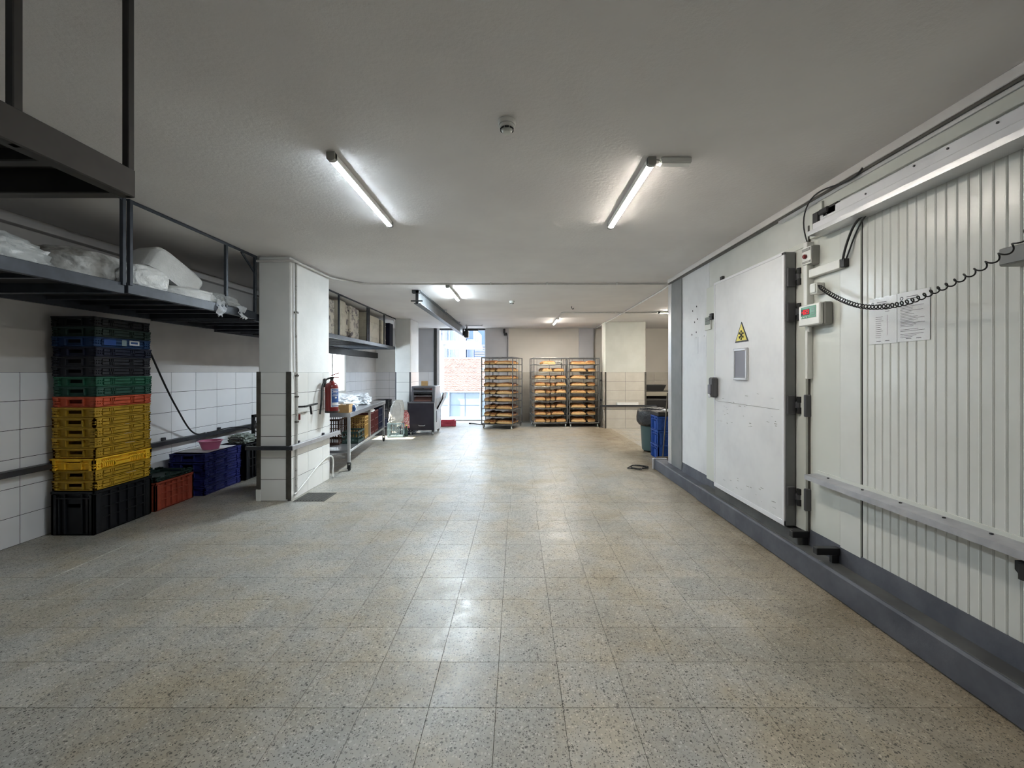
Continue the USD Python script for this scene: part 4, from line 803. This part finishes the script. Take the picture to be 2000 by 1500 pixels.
def basket(name, lab, col, loc, rz, W, L, H, nb=9, group=None, rows=(.3, .62)):
    """open crate of upright bars; W across, L along, H high"""
    t = thing(name, lab, 'crate', loc, rz, group); m = M['cr_' + col]; hx, hy = W / 2, L / 2
    obj('base', cb(-hx + .01, hx - .01, -hy + .01, hy - .01, 0, .012, .003), m, t)
    for z0, z1 in ((H - .03, H), (.012, .045)) + tuple((H * q, H * q + .014) for q in rows):
        r = []
        for s in (-1, 1): r += [cb(s * hx, s * (hx - .012), -hy, hy, z0, z1, .002), cb(-hx, hx, s * hy, s * (hy - .012), z0, z1, .002)]
        obj('rim', cat_(r), m, t)
    b = []
    for k in range(nb + 1):
        q = -hy + .008 + (L - .016) * k / nb; p = -hx + .008 + (W - .016) * k / nb
        for s in (-1, 1): b += [bx(s * (hx - .002), s * (hx - .010), q - .005, q + .005, .01, H - .01), bx(p - .005, p + .005, s * (hy - .002), s * (hy - .010), .01, H - .01)]
    obj('bar', cat_(b), m, t, kind='stuff'); return t
g = 'crates on the lower shelf of the steel table'
zs = .3155
basket('basket_crate', 'dark brown basket crate at the back of the table shelf', 'brown', at(-.50, .82, zs), TR, .46, .62, .42, 12, g)
basket('basket_crate', 'low dark green basket crate at the front of the table shelf', 'dgreen', at(-.13, .86, zs), TR, .26, .46, .20, 5, g, (.45,))
basket('basket_crate', 'tan yellow basket crate standing beside the middle table leg', 'tan', at(-.14, 1.26, zs), TR, .28, .27, .40, 6, g, (.6, .78))
basket('basket_crate', 'maroon basket crate right of the middle table leg', 'maroon', at(-.18, 1.72, zs), TR, .36, .36, .42, 7, g)
basket('basket_crate', 'maroon basket crate second right of the middle table leg', 'maroon', at(-.18, 2.12, zs), TR, .36, .36, .43, 7, g)
basket('basket_crate', 'navy basket crate at the far end of the table shelf', 'navy', at(-.18, 2.54, zs), TR, .36, .38, .44, 7, g)
sk = thing('white_cloth', 'white cloth bundle lying on the maroon crates under the table', 'cloth', at(-.15, 1.80, zs + .42)); obj('cloth_body', lumpy((.3, .4, .1), 41, amp=.25, freq=4, crease=.1), M['bag'], sk, smooth=True)
for i, (u, v, s, sd_, lab) in enumerate(((-.42, 1.0, (.62, .82, .30), 51, 'large crumpled white plastic bag at the back of the steel table'), (-.32, 1.93, (.5, .95, .27), 53, 'long crumpled white plastic bag in the middle of the steel table'), (-.58, .30, (.36, .46, .36), 55, 'pile of white plastic bags near the window end of the table'))):
    t = thing('plastic_bag', lab, 'bag', at(u, v, .8855), TR + 10 * i); obj('bag_body', lumpy(s, sd_, amp=.3, freq=3.2, crease=.12), M['wfilm'], t, smooth=True); obj('bag_fill', lumpy(tuple(.86 * q for q in s), sd_, amp=.3, freq=3.2), M['bag'], t, smooth=True)
t = thing('cardboard_box', 'low brown open cardboard box at the front of the steel table', 'box', at(-.19, .13, .8855), TR)
obj('box_body', cat_([cb(-.2, .2, -.1, -.094, 0, .12, .001), cb(-.2, .2, .134, .14, 0, .12, .001), cb(-.2, -.194, -.1, .14, 0, .12, .001), cb(.194, .2, -.1, .14, 0, .12, .001), cb(-.2, .2, -.1, .14, 0, .006, .001)]), M['card'], t)
obj('box_print', cat_([cb(-.19 + .05 * k, -.155 + .05 * k, -.1012, -.0995, .03, .09, .0003) for k in (0, 2, 3)]), M['cr_pinkred'], t)
obj('box_content', lumpy((.34, .2, .15), 61, amp=.3, freq=5, crease=.1), M['bag'], t, smooth=True)
t = thing('blue_packet', 'blue and white plastic packet leaning on the cardboard box', 'packet', at(-.05, .36, .8855), TR + 10)
obj('packet_body', lumpy((.16, .26, .13), 63, amp=.14, freq=3, power=.6, crease=.06), M['bag'], t, smooth=True); obj('packet_end', mv(lumpy((.165, .12, .135), 64, amp=.12, freq=3, power=.6), (0, -.09, 0)), M['cr_blue'], t, smooth=True)

# ------------------------------------------------------------------ by the slicer
basket('basket_crate', 'grey blue basket crate on the floor between table and slicer', 'grey', (-2.83, 9.98, 0), 8, .36, .46, .33, 10, None, (.5,))
basket('basket_crate', 'dark navy basket crate half hidden behind the grey blue one', 'navy', (-2.70, 10.40, 0), 0, .40, .4, .18, 8, None, (.5,))
zq = 0
for i, lab in enumerate(('lowest', 'second', 'third', 'topmost')):
    crate('crate', f'grey black crate {lab} of the small stack beyond the table end', ('charcoal', 'navy', 'charcoal', 'black')[i], (-3.24, 10.25, zq), 4, .42, .34, .21, 'deep', 'small stack beyond the table end'); zq += .2115
t = thing('cloth_sack', 'cream cloth sack standing on the grey blue basket crate', 'sack', (-2.84, 9.97, .332), 10)
v = lumpy((.33, .36, .56), 71, amp=.13, freq=2.6, power=.45, flat=-.85, crease=.10); zz = v.vertices[:, 2] / .5; v.vertices[:, :2] *= (1.06 - .42 * np.clip(zz - .3, 0, 1))[:, None]; v.vertices[:, 0] += .05 * zz
obj('sack_body', v, M['sackc'], t, smooth=True); obj('sack_tie', lathe([(.085, .44), (.095, .455), (.085, .47)], 16, (.05, 0, 0)), M['beige'], t)
t = thing('net_bag', 'red and white net bag squeezed between the sack and slicer', 'net bag', (-2.64, 10.15, .182), 0); obj('bag_body', lumpy((.20, .3, .52), 73, amp=.12, freq=3, power=.6), M['netred'], t, smooth=True)
t = thing('bottle', 'slim greenish bottle on the floor beside the slicer', 'bottle', (-2.585, 9.93, 0)); obj('bottle_body', lathe([(0, 0), (.032, 0), (.034, .01), (.034, .16), (.014, .21), (.013, .25), (0, .25)], 20), M['cr_dgreen'], t, smooth=40); obj('cap', lathe([(0, .245), (.016, .245), (.016, .27), (0, .27)], 16), M['yellow_s'], t)

sl = thing('bread_slicer', 'grey bread slicing machine with dark hood and side chute', 'bread slicer', (-2.23, 10.10, 0))
X0, X1 = -.36, .275
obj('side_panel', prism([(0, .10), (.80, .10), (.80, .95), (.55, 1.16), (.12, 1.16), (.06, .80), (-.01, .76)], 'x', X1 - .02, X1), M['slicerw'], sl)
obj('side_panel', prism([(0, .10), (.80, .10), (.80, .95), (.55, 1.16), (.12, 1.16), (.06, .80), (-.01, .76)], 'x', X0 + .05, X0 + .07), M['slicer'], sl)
hood = [(0.03, .115), (-.005, .13), (-.03, .24), (-.045, .28), (-.035, .45), (-.06, .62), (-.05, .74), (-.06, .79), (.02, .79), (.03, .75)]
obj('front_hood', prism(hood, 'x', X0, X1 - .018), M['slicerd'], sl, smooth=30)
obj('hood_lip', cb(X0 - .004, X1 - .01, -.075, .03, .765, .792, .008), M['slicer'], sl)
obj('handle', tube([(-.10, -.045, .245), (-.08, -.062, .235), (.03, -.062, .235), (.05, -.045, .245)], .007, 6), M['alu'], sl)
obj('body', cb(X0 + .07, X1 - .02, .05, .78, .12, .80, .004), M['slicerd'], sl)
up = obj('upper_housing', cat_([cb(X0 + .05, X1 - .02, .10, .78, 1.02, 1.165, .01), cb(X0 + .05, X0 + .11, .08, .78, .79, 1.03, .008), cb(X1 - .08, X1 - .018, .08, .78, .79, 1.03, .008), cb(X0 + .1, X1 - .07, .5, .78, .79, 1.03, .004)]), M['slicer'], sl)
obj('slot', cb(X0 + .10, X1 - .09, .092, .105, 1.065, 1.125, .003), M['black'], up)
obj('slot_light', cat_([cb(X0 + .13, X0 + .30, .088, .094, 1.10, 1.108, .002), cb(X0 + .36, X1 - .12, .088, .094, 1.10, 1.112, .002)]), M['slicerb'], up)
obj('control_knob', cyl(.016, (X1 - .10, .10, 1.09), (X1 - .10, .075, 1.09), 14), M['red'], up)
obj('opening_edge', cb(X0 + .10, X1 - .09, .085, .105, .985, 1.02, .004), M['black'], sl)
tr_ = obj('bread_tray', prism([(.07, .80), (.45, .86), (.45, .94), (.42, .94), (.07, .83)], 'x', X0 + .12, X1 - .10), M['slicerb'], sl)
obj('tray_bar', cyl(.010, (X0 + .12, .08, .93), (X1 - .10, .08, .93), 10), M['alu'], tr_)
obj('side_window', lathe([(0, 0), (.075, 0), (.075, .004), (0, .004)], 24).apply_transform(trimesh.transformations.rotation_matrix(PI / 2, [0, 1, 0])).apply_transform(np.diag([1, .9, 1.9, 1])).apply_translation([X1, .20, .43]), M['black'], sl)
obj('outfeed_chute', cat_([prism([(X1 - .005, .60), (X1 + .02, .60), (X1 + .15, .86), (X1 + .165, 1.0), (X1 + .145, 1.0), (X1 + .125, .86), (X1, .64)], 'y', .25, .7), prism([(X1, .60), (X1 + .02, .60), (X1 + .16, .86), (X1 + .165, 1.0), (X1 + .10, .90), (X1, .86)], 'y', .25, .262)]), M['slicerw'], sl)
for x in (X0 + .06, X1 - .05):
    for y in (.03, .70):
        c = obj('castor', cat_([cb(x - .03, x + .03, y - .03, y + .03, .088, .112, .004), cb(x - .026, x - .018, y - .02, y + .03, .03, .09, .002), cb(x + .018, x + .026, y - .02, y + .03, .03, .09, .002)]), M['steelk'], sl)
        obj('wheel', cyl(.038, (x - .014, y + .008, .0385), (x + .014, y + .008, .0385), 16), M['grey'], c)
t = thing('cardboard_box', 'small cardboard box on top of the bread slicer', 'box', (-2.28, 10.55, 1.166), 6); obj('box_body', cb(-.09, .06, -.07, .07, 0, .115, .003), M['card'], t); obj('box_flap', cb(-.09, .06, -.004, .004, .113, .118, .001), M['beige'], t)
t = crate('crate', 'pinkish red low crate on the floor beyond the slicer', 'pinkred', (-1.93, 11.9, 0), -78, .42, .30, .16, 'slot')
t = thing('broom_stick', 'dark stick lying on the floor by the opening', 'stick'); obj('stick', tube([(-1.36, 12.35, .018), (-.98, 12.05, .016)], .013, 8), M['black'], t); obj('stick_end', cb(-1.40, -1.34, 12.32, 12.39, .0, .03, .006), M['black'], t)

# ------------------------------------------------------------------ bread racks and loaves
def loaf(L, W, H, seed):
    n, k = 11, 14; v, uv = [], []
    th = np.linspace(0, 2 * PI, k, endpoint=False)
    for i in range(n):
        s = -1 + 2 * i / (n - 1); e = (1 - abs(s) ** 6) ** .35 if abs(s) < 1 else 0.0
        e = max(e, .55); hb = 1 + .10 * math.sin(5 * s + seed) * (1 - s * s)
        for a in th:
            c, q = math.cos(a), math.sin(a)
            x = W / 2 * np.sign(c) * abs(c) ** .6 * (.9 + .1 * e); zz = .5 + .5 * np.sign(q) * abs(q) ** .6
            if zz > .6: zz = .6 + (zz - .6) * hb; x *= 1.04
            v.append((s * L / 2 * (1 if zz > .3 else .97), x, H * zz * (e if zz > .5 else 1))); uv.append((s, zz * (.9 if abs(s) < .99 else .85)))
    f = []
    for i in range(n - 1):
        for j in range(k):
            a, b = i * k + j, i * k + (j + 1) % k; f += [(a, b, b + k), (a, b + k, a + k)]
    v += [(-L / 2 - .004, 0, H * .5), (L / 2 + .004, 0, H * .5)]; uv += [(0, .5), (0, .5)]; m = n * k
    for j in range(k): f += [(m, (j + 1) % k, j), (m + 1, (n - 1) * k + j, (n - 1) * k + (j + 1) % k)]
    v = np.array(v); v += (meshkit.fbm(v * 18 + seed * 5.1, 3, seed) - .5)[:, None] * .012; v[:, 2] = np.maximum(v[:, 2], 0)
    return trimesh.Trimesh(v, np.array(f)[:, ::-1], process=False), np.array(uv)
NUM = ['first', 'second', 'third', 'fourth', 'fifth', 'sixth', 'seventh', 'eighth', 'ninth']
def rack(lab, who, loc, rz, W, D, cols, seed, dark):
    """origin at front left foot; x along the front, y to the back"""
    H = 1.90; t = thing('bread_rack', lab, 'rack', loc, rz, 'steel bread racks by the far wall')
    p = .024
    for x in (p / 2, W - p / 2):
        for y in (p / 2, D - p / 2): obj('post', cb(x - p / 2, x + p / 2, y - p / 2, y + p / 2, .10, H, .003), M['rackm'], t)
    for zt, nm in ((H, 'top_frame'), (.125, 'base_frame')):
        obj(nm, cat_([cb(p, W - p, y0, y0 + p, zt - p, zt, .003) for y0 in (0, D - p)] + [cb(x0, x0 + p, p, D - p, zt - p, zt, .003) for x0 in (0, W - p)]), M['rackm'], t)
    for x in (.008, W - .008):
        for y in (D * .36, D * .66): obj('side_bar', cb(x - .006, x + .006, y - .006, y + .006, .1, H - .01, .002), M['rackm'], t)
    for x in (W * .22, W * .62): obj('back_bar', cb(x - .005, x + .005, D - .012, D - .002, .1, H - .01, .002), M['rackm'], t)
    sag = lambda u: -.014 * (1 - u * u)
    for k in range(9):
        zz = .135 + .198 * k
        xs = np.linspace(.02, W - .02, 9); pts = [(x, zz + sag(2 * x / W - 1)) for x in xs]
        obj('shelf_board', prism(pts + [(x, q - .010) for x, q in pts[::-1]], 'y', .028, D - .028), M['rackb'], t)
        for x0 in (.004, W - .024): obj('runner', cb(x0, x0 + .02, .02, D - .02, zz - .022, zz - .006, .002), M['rackm'], t)
        obj('front_wire', tube([(x, .016, q - .004) for x, q in pts], .005, 6), M['rackm'], t)
    for x in (.05, W - .05):
        for y in (.05, D - .05):
            c = obj('castor', cat_([cb(x - .03, x + .03, y - .03, y + .03, .095, .106, .003), cb(x - .022, x - .016, y - .018, y + .03, .035, .1, .002), cb(x + .016, x + .022, y - .018, y + .03, .035, .1, .002)]), M['steelk'], t)
            obj('wheel', cyl(.044, (x - .012, y + .01, .0445), (x + .012, y + .01, .0445), 16), M['white'], c)
    rr = np.random.default_rng(seed); cz, sz = math.cos(math.radians(rz)), math.sin(math.radians(rz))
    for k in range(9):
        lev = 8 - k; zz = .135 + .198 * k
        for ci, (kind, cx, wd) in enumerate(cols(lev)):
            rows = [(.20, .30), (.52, .28)] if kind == 'end' else [(.10, .13), (.25, .13), (.41, .13), (.57, .13)]
            for ri, (yc, dp_) in enumerate(rows):
                if kind == 'end': L, Wl, rot = dp_ * rr.uniform(.92, 1.0), wd * rr.uniform(.94, .99), 90
                else: L, Wl, rot = wd * rr.uniform(.95, .99), dp_ * rr.uniform(.88, .97), 0
                hh = rr.uniform(.094, .112)
                m, uv = loaf(L, Wl, hh, int(rr.integers(1, 99)))
                rot += rr.uniform(-2.5, 2.5)
                m = mv(m, (cx, yc + rr.uniform(-.006, .006), zz + sag(2 * cx / W - 1) + .001), rz=math.radians(rot))
                m.vertices = np.c_[m.vertices[:, 0] * cz - m.vertices[:, 1] * sz + loc[0], m.vertices[:, 0] * sz + m.vertices[:, 1] * cz + loc[1], m.vertices[:, 2]]
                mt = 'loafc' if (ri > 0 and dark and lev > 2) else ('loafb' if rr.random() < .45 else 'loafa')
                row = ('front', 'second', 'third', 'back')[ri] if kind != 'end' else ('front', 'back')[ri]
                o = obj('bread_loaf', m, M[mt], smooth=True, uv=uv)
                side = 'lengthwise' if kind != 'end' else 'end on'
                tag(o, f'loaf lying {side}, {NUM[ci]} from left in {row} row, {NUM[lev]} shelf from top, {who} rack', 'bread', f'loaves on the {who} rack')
M['rackm'] = mat('rack_steel', (.16, .16, .16), (.24, .24, .24), scale=10, rough=.4, metal=.7)
M['rackb'] = mat('rack_board', (.05, .045, .05), rough=.6)
rack('left steel bread rack turned sideways, in front of the loading opening', 'left', (-.965, 11.38, 0), -18, .90, .84, lambda l: [('end', .13, .15), ('end', .30, .17), ('long', .63, .44)], 1, True)
def mid(l):
    if l == 0: return [('long', .44, .36)]
    if l == 1: return [('long', .38, .30), ('long', .71, .31)]
    return [('long', .19, .29), ('end', .41, .125), ('end', .55, .125), ('long', .775, .29)] if l != 7 else [('long', .20, .31), ('end', .43, .12), ('long', .69, .36)]
rack('middle steel bread rack facing the room', 'middle', (.445, 11.55, 0), 6, .945, .76, mid, 2, False)
rack('right steel bread rack next to the cream column', 'right', (1.415, 11.62, 0), 0, .84, .76, lambda l: [('long', .27, .42), ('end', .63, .22)], 3, False)
t = thing('plastic_bag', 'small bag of mixed rolls on the top shelf of the middle rack', 'bag', (1.13, 11.80, .135 + .198 * 8 - .006)); obj('bag_body', lumpy((.24, .2, .13), 81, amp=.25, freq=4), M['bagg'], t, smooth=True)
for i, (x, y, h, lab) in enumerate(((2.285, 11.55, 1.5, 'dark steel post standing between right rack and cream column'),)):
    t = thing('steel_post', lab, 'post', (x, y, 0)); obj('post_body', cb(-.02, .02, -.02, .02, 0, h, .004), M['guard'], t); obj('post_foot', cb(-.05, .05, -.05, .05, 0, .012, .003), M['guard'], t); obj('post_bracket', cat_([cb(-.03, .02, -.03, .03, q, q + .05, .004) for q in (.72, 1.25)]), M['black'], t)

# ------------------------------------------------------------------ right corner behind the cold room
bl_ = crate('crate', 'blue deep crate at the foot of the blue stack by the cold room corner', 'bblue', (2.72, 7.48, 0), 90, .62, .40, .245, 'deep', 'blue crates by the cold room corner')
dup(bl_, (2.722, 7.475, .2465), 90.5, 'blue deep crate in the middle of the blue stack by the cold room corner', 'blue crates by the cold room corner')
dup(bl_, (2.718, 7.48, .493), 89.5, 'blue deep crate on top of the blue stack by the cold room corner', 'blue crates by the cold room corner')
t = thing('tray_lid', 'black lid with pale papers on the blue crate stack', 'lid', (2.72, 7.48, .740)); obj('lid_body', cb(-.31, .31, -.2, .2, 0, .075, .012), M['black'], t); obj('paper_scrap', mv(lumpy((.42, .24, .05), 91, amp=.4, freq=4, crease=.2, flat=-.3), (.05, 0, .072)), M['bag'], t, smooth=True)
bn = thing('waste_bin', 'dark green wheeled waste bin with a black liner behind the blue crates', 'bin', (2.60, 8.08, 0))
obj('bin_body', lathe([(0, .03), (.21, .03), (.22, .05), (.26, .72), (.272, .72), (.272, .75), (.25, .75), (.205, .06), (0, .05)], 32), M['bin'], bn, smooth=35)
lin = lathe([(.24, .76), (.275, .80), (.31, .76), (.33, .66), (.315, .56), (.28, .50), (.266, .56)], 40); lv = lin.vertices; rad_ = (1 + .13 * (meshkit.fbm(lv * 7 + 3, 3, 5) - .5) * 2)[:, None]; lv[:, :2] *= rad_; lv[:, 2] += .06 * (meshkit.fbm(lv * 6, 3, 8) - .5)
obj('liner', lin, M['bagk'], bn, smooth=True)
obj('liner_bulge', mv(lumpy((.44, .44, .16), 95, amp=.2, freq=3, crease=.1, flat=-.5), (0, 0, .72)), M['bagk'], bn, smooth=True)
for a_ in (PI * .9, PI * 1.35, PI * .3): 
    x, y = .17 * math.cos(a_), .17 * math.sin(a_); obj('wheel', cyl(.032, (x - .012, y, .032), (x + .012, y, .032), 14), M['rubber'], bn)
t = thing('broom', 'thin brown broom stick leaning beside the cold room corner', 'broom'); obj('broom_handle', tube([(2.42, 7.06, .09), (2.55, 7.20, 1.15)], .011, 8), M['wood'], t); obj('broom_head', cb(2.31, 2.53, 7.02, 7.08, .05, .10, .01), M['wood'], t); obj('bristles', cb(2.315, 2.525, 7.025, 7.075, .0, .055, .006), M['black'], t)
t = thing('cord_bundle', 'tangle of dark cord on the floor at the kerb end', 'cord')
th = np.linspace(0, 6.5 * PI, 120); cd = np.c_[1.88 + (.11 + .05 * np.sin(th * .37)) * np.cos(th) + .02 * np.sin(3.1 * th), 6.62 + (.14 + .04 * np.cos(th * .5)) * np.sin(th), .008 + .006 * (1 + np.sin(th * 1.7)) + th * .0006]
obj('cord', tube(np.vstack([cd, [(2.0, 6.72, .01), (2.08, 6.75, .008)]]), .006, 6), M['black'], t, smooth=True)
wc = thing('work_counter', 'beige topped counter with dark machine in the recess beyond the cream column', 'counter', (4.2, 12.5, 0))
obj('counter_top', cb(-.62, .8, -.3, .55, .82, .96, .008), M['beige'], wc); obj('counter_edge', cb(-.625, .805, -.306, -.29, .94, .965, .004), M['guard'], wc)
obj('counter_body', cb(-.55, .75, -.1, .5, .02, .82, .006), M['board'], wc)
for x in (-.58, .74): obj('leg', cb(x - .025, x + .025, -.27, -.22, 0, .83, .004), M['steelk'], wc)
bs = thing('dark_tray', 'black tray standing on the counter in the recess', 'tray', (3.98, 12.5, .9655)); obj('tray_body', prism([(-.34, 0), (.26, 0), (.34, .16), (-.34, .16)], 'y', -.18, .25), M['black'], bs); obj('tray_rim', cb(-.35, .35, -.19, .26, .155, .17, .004), M['dgrey'], bs)
bs = thing('dark_box', 'dark box pushed under the counter in the recess', 'box', (4.0, 11.95, 0)); obj('box_body', cb(-.45, .5, -.18, .12, 0, .72, .01), M['board'], bs); obj('box_top', cb(-.44, .49, -.17, .11, .72, .75, .004), M['dgrey'], bs)

# ------------------------------------------------------------------ outside the opening
o = struct('ground', 'grey street level far below outside', 'ground'); obj('ground_plane', bx(-60, 60, YF + .4, 120, -6.2, -6.0), M['soil'], o)
o = struct('terrace', 'narrow pale terrace slab outside the opening', 'terrace'); obj('slab', bx(-5, 3, YF + .25, 14.6, -.25, -.02), M['facade'], o)
pa = thing('parapet', 'pale blue panelled parapet outside the loading opening', 'parapet', (0, 14.45, -.02))
for k in range(6):
    x = -4.4 + 1.06 * k
    obj('panel', cb(x, x + 1.02, 0, .03, .02, .82, .006), M['par'], pa)
    obj('parapet_post', cb(x - .05, x - .005, -.05, .06, 0, .86, .006), M['facade'], pa)
    obj('panel_joint', cat_([cb(x + .02, x + 1.0, -.004, .002, .40, .41, .001), cb(x + .50, x + .51, -.004, .002, .02, .82, .001)]), M['facadeb'], pa)
obj('top_rail', cb(-4.5, 2, -.03, .06, .82, .85, .006), M['facade'], pa)
# tiled roof below the opening
rf = thing('tiled_house', 'low house with a weathered red tiled roof seen through the opening', 'house', (0, 22, 0))
obj('house_wall', bx(-9, 6, .3, 9.6, -6, .35), M['facade'], rf)
rows = []; nr = 24; A0, A1 = np.array([0, .42]), np.array([9.0, 2.45])
xs = np.linspace(-9.5, 6.5, 16 * 22 + 1); rg = np.random.default_rng(9)
for r in range(nr):
    a, b = A0 + (A1 - A0) * r / nr, A0 + (A1 - A0) * (r + 1.12) / nr
    wv = .045 * np.abs(np.sin(xs * PI * 4.4)); lift = .05
    jit = rg.uniform(-.012, .012, len(xs) // 4 + 1).repeat(4)[:len(xs)]
    v = np.vstack([np.c_[xs, np.full_like(xs, a[0]), a[1] + lift + wv + jit - .06], np.c_[xs, np.full_like(xs, a[0]), a[1] + lift + wv + jit], np.c_[xs, np.full_like(xs, b[0]), b[1] + wv * .7 + jit]]); n = len(xs); f = []
    i = np.arange(n - 1)
    for q in (0, n): f += [np.c_[q + i, q + i + 1, q + n + i + 1], np.c_[q + i, q + n + i + 1, q + n + i]]
    rows.append(trimesh.Trimesh(v, np.vstack(f), process=False))
obj('roof_tile', cat_(rows), M['roofc'], rf, kind='stuff', label='rows of red roof tiles')
obj('ridge', cat_([cb(-9.5, 6.5, 8.85, 9.2, 2.40, 2.56, .05)]), M['facade'], rf)
obj('roof_window', cb(-2.3, -1.2, 5.2, 5.9, 1.62, 1.80, .03), M['dwin'], rf)
# buildings
b1 = thing('apartment_building', 'pale white apartment block with dark vertical slits at left of the opening view', 'building', (-8, 36, -6))
obj('wall', bx(-6, 3.2, 0, 8, 0, 19), M['facade'], b1); obj('wall_slab', bx(-6.2, 1.0, -.9, .1, 9.6, 10.2), M['facade'], b1)
obj('column_slab', cat_([bx(-1.0, .2, -1.3, .0, 0, 19), bx(1.75, 2.1, -.5, 0, 0, 19)]), M['facade'], b1)
for x in (1.2, 1.95, 2.35, 2.75, 3.05): obj('drain_pipe', bx(x - .06, x + .06, -.6, -.48, 2, 17), M['dwin'], b1)
for x, z0 in ((.55, 8.6), (1.45, 8.6), (.55, 12.0), (1.45, 12.0)):
    w_ = obj('window_frame', bx(x - .3, x + .3, -.05, .02, z0, z0 + 2.2), M['facadeb'], b1); obj('pane', bx(x - .24, x + .24, -.08, -.04, z0 + .08, z0 + 2.1), M['dwin'], w_)
obj('eaves', bx(.2, 2.6, -2.2, 0, 12.0, 12.9), M['slicerb'], b1)
b2 = thing('apartment_building', 'blue shaded building with shutters behind the tiled roof', 'building', (-4.4, 40, -6))
obj('wall', bx(-.35, 5.2, 0, 8, 0, 11.8), M['facadeb'], b2)
obj('shutter', cat_([bx(.4, 1.6, -.08, 0, 7.9 + .16 * k, 8.0 + .16 * k) for k in range(14)]), M['facade'], b2)
w_ = obj('window_frame', bx(-.3, .32, -.1, 0, 8.3, 10.6), M['facade'], b2); obj('pane', bx(-.22, .24, -.14, -.08, 8.4, 10.5), M['dwin'], w_)
obj('railing', cat_([bx(1.8 + .2 * k, 1.84 + .2 * k, -.6, -.55, 7.6, 8.5) for k in range(14)] + [bx(1.7, 4.6, -.62, -.55, 8.48, 8.55)]), M['dwin'], b2)
obj('wall_vent', bx(3.6, 4.4, -.5, 0, 8.8, 9.4), M['facade'], b2)
b3 = thing('balcony_slab', 'sloping looking white balcony slab with railing beyond the steel beam', 'balcony', (-1.62, 15.6, 2.52))
obj('slab', bx(-1.4, .06, 0, 3.6, 0, .14), M['facade'], b3)
obj('railing', cat_([cb(.0, .03, .1 + .42 * k, .13 + .42 * k, .14, .62, .004) for k in range(9)] + [cb(.0, .03, .1, 3.52, .60, .63, .004)]), M['dwin'], b3)
obj('bracket', bx(-1.3, -1.1, 0, .3, -8, 0), M['facade'], b3)
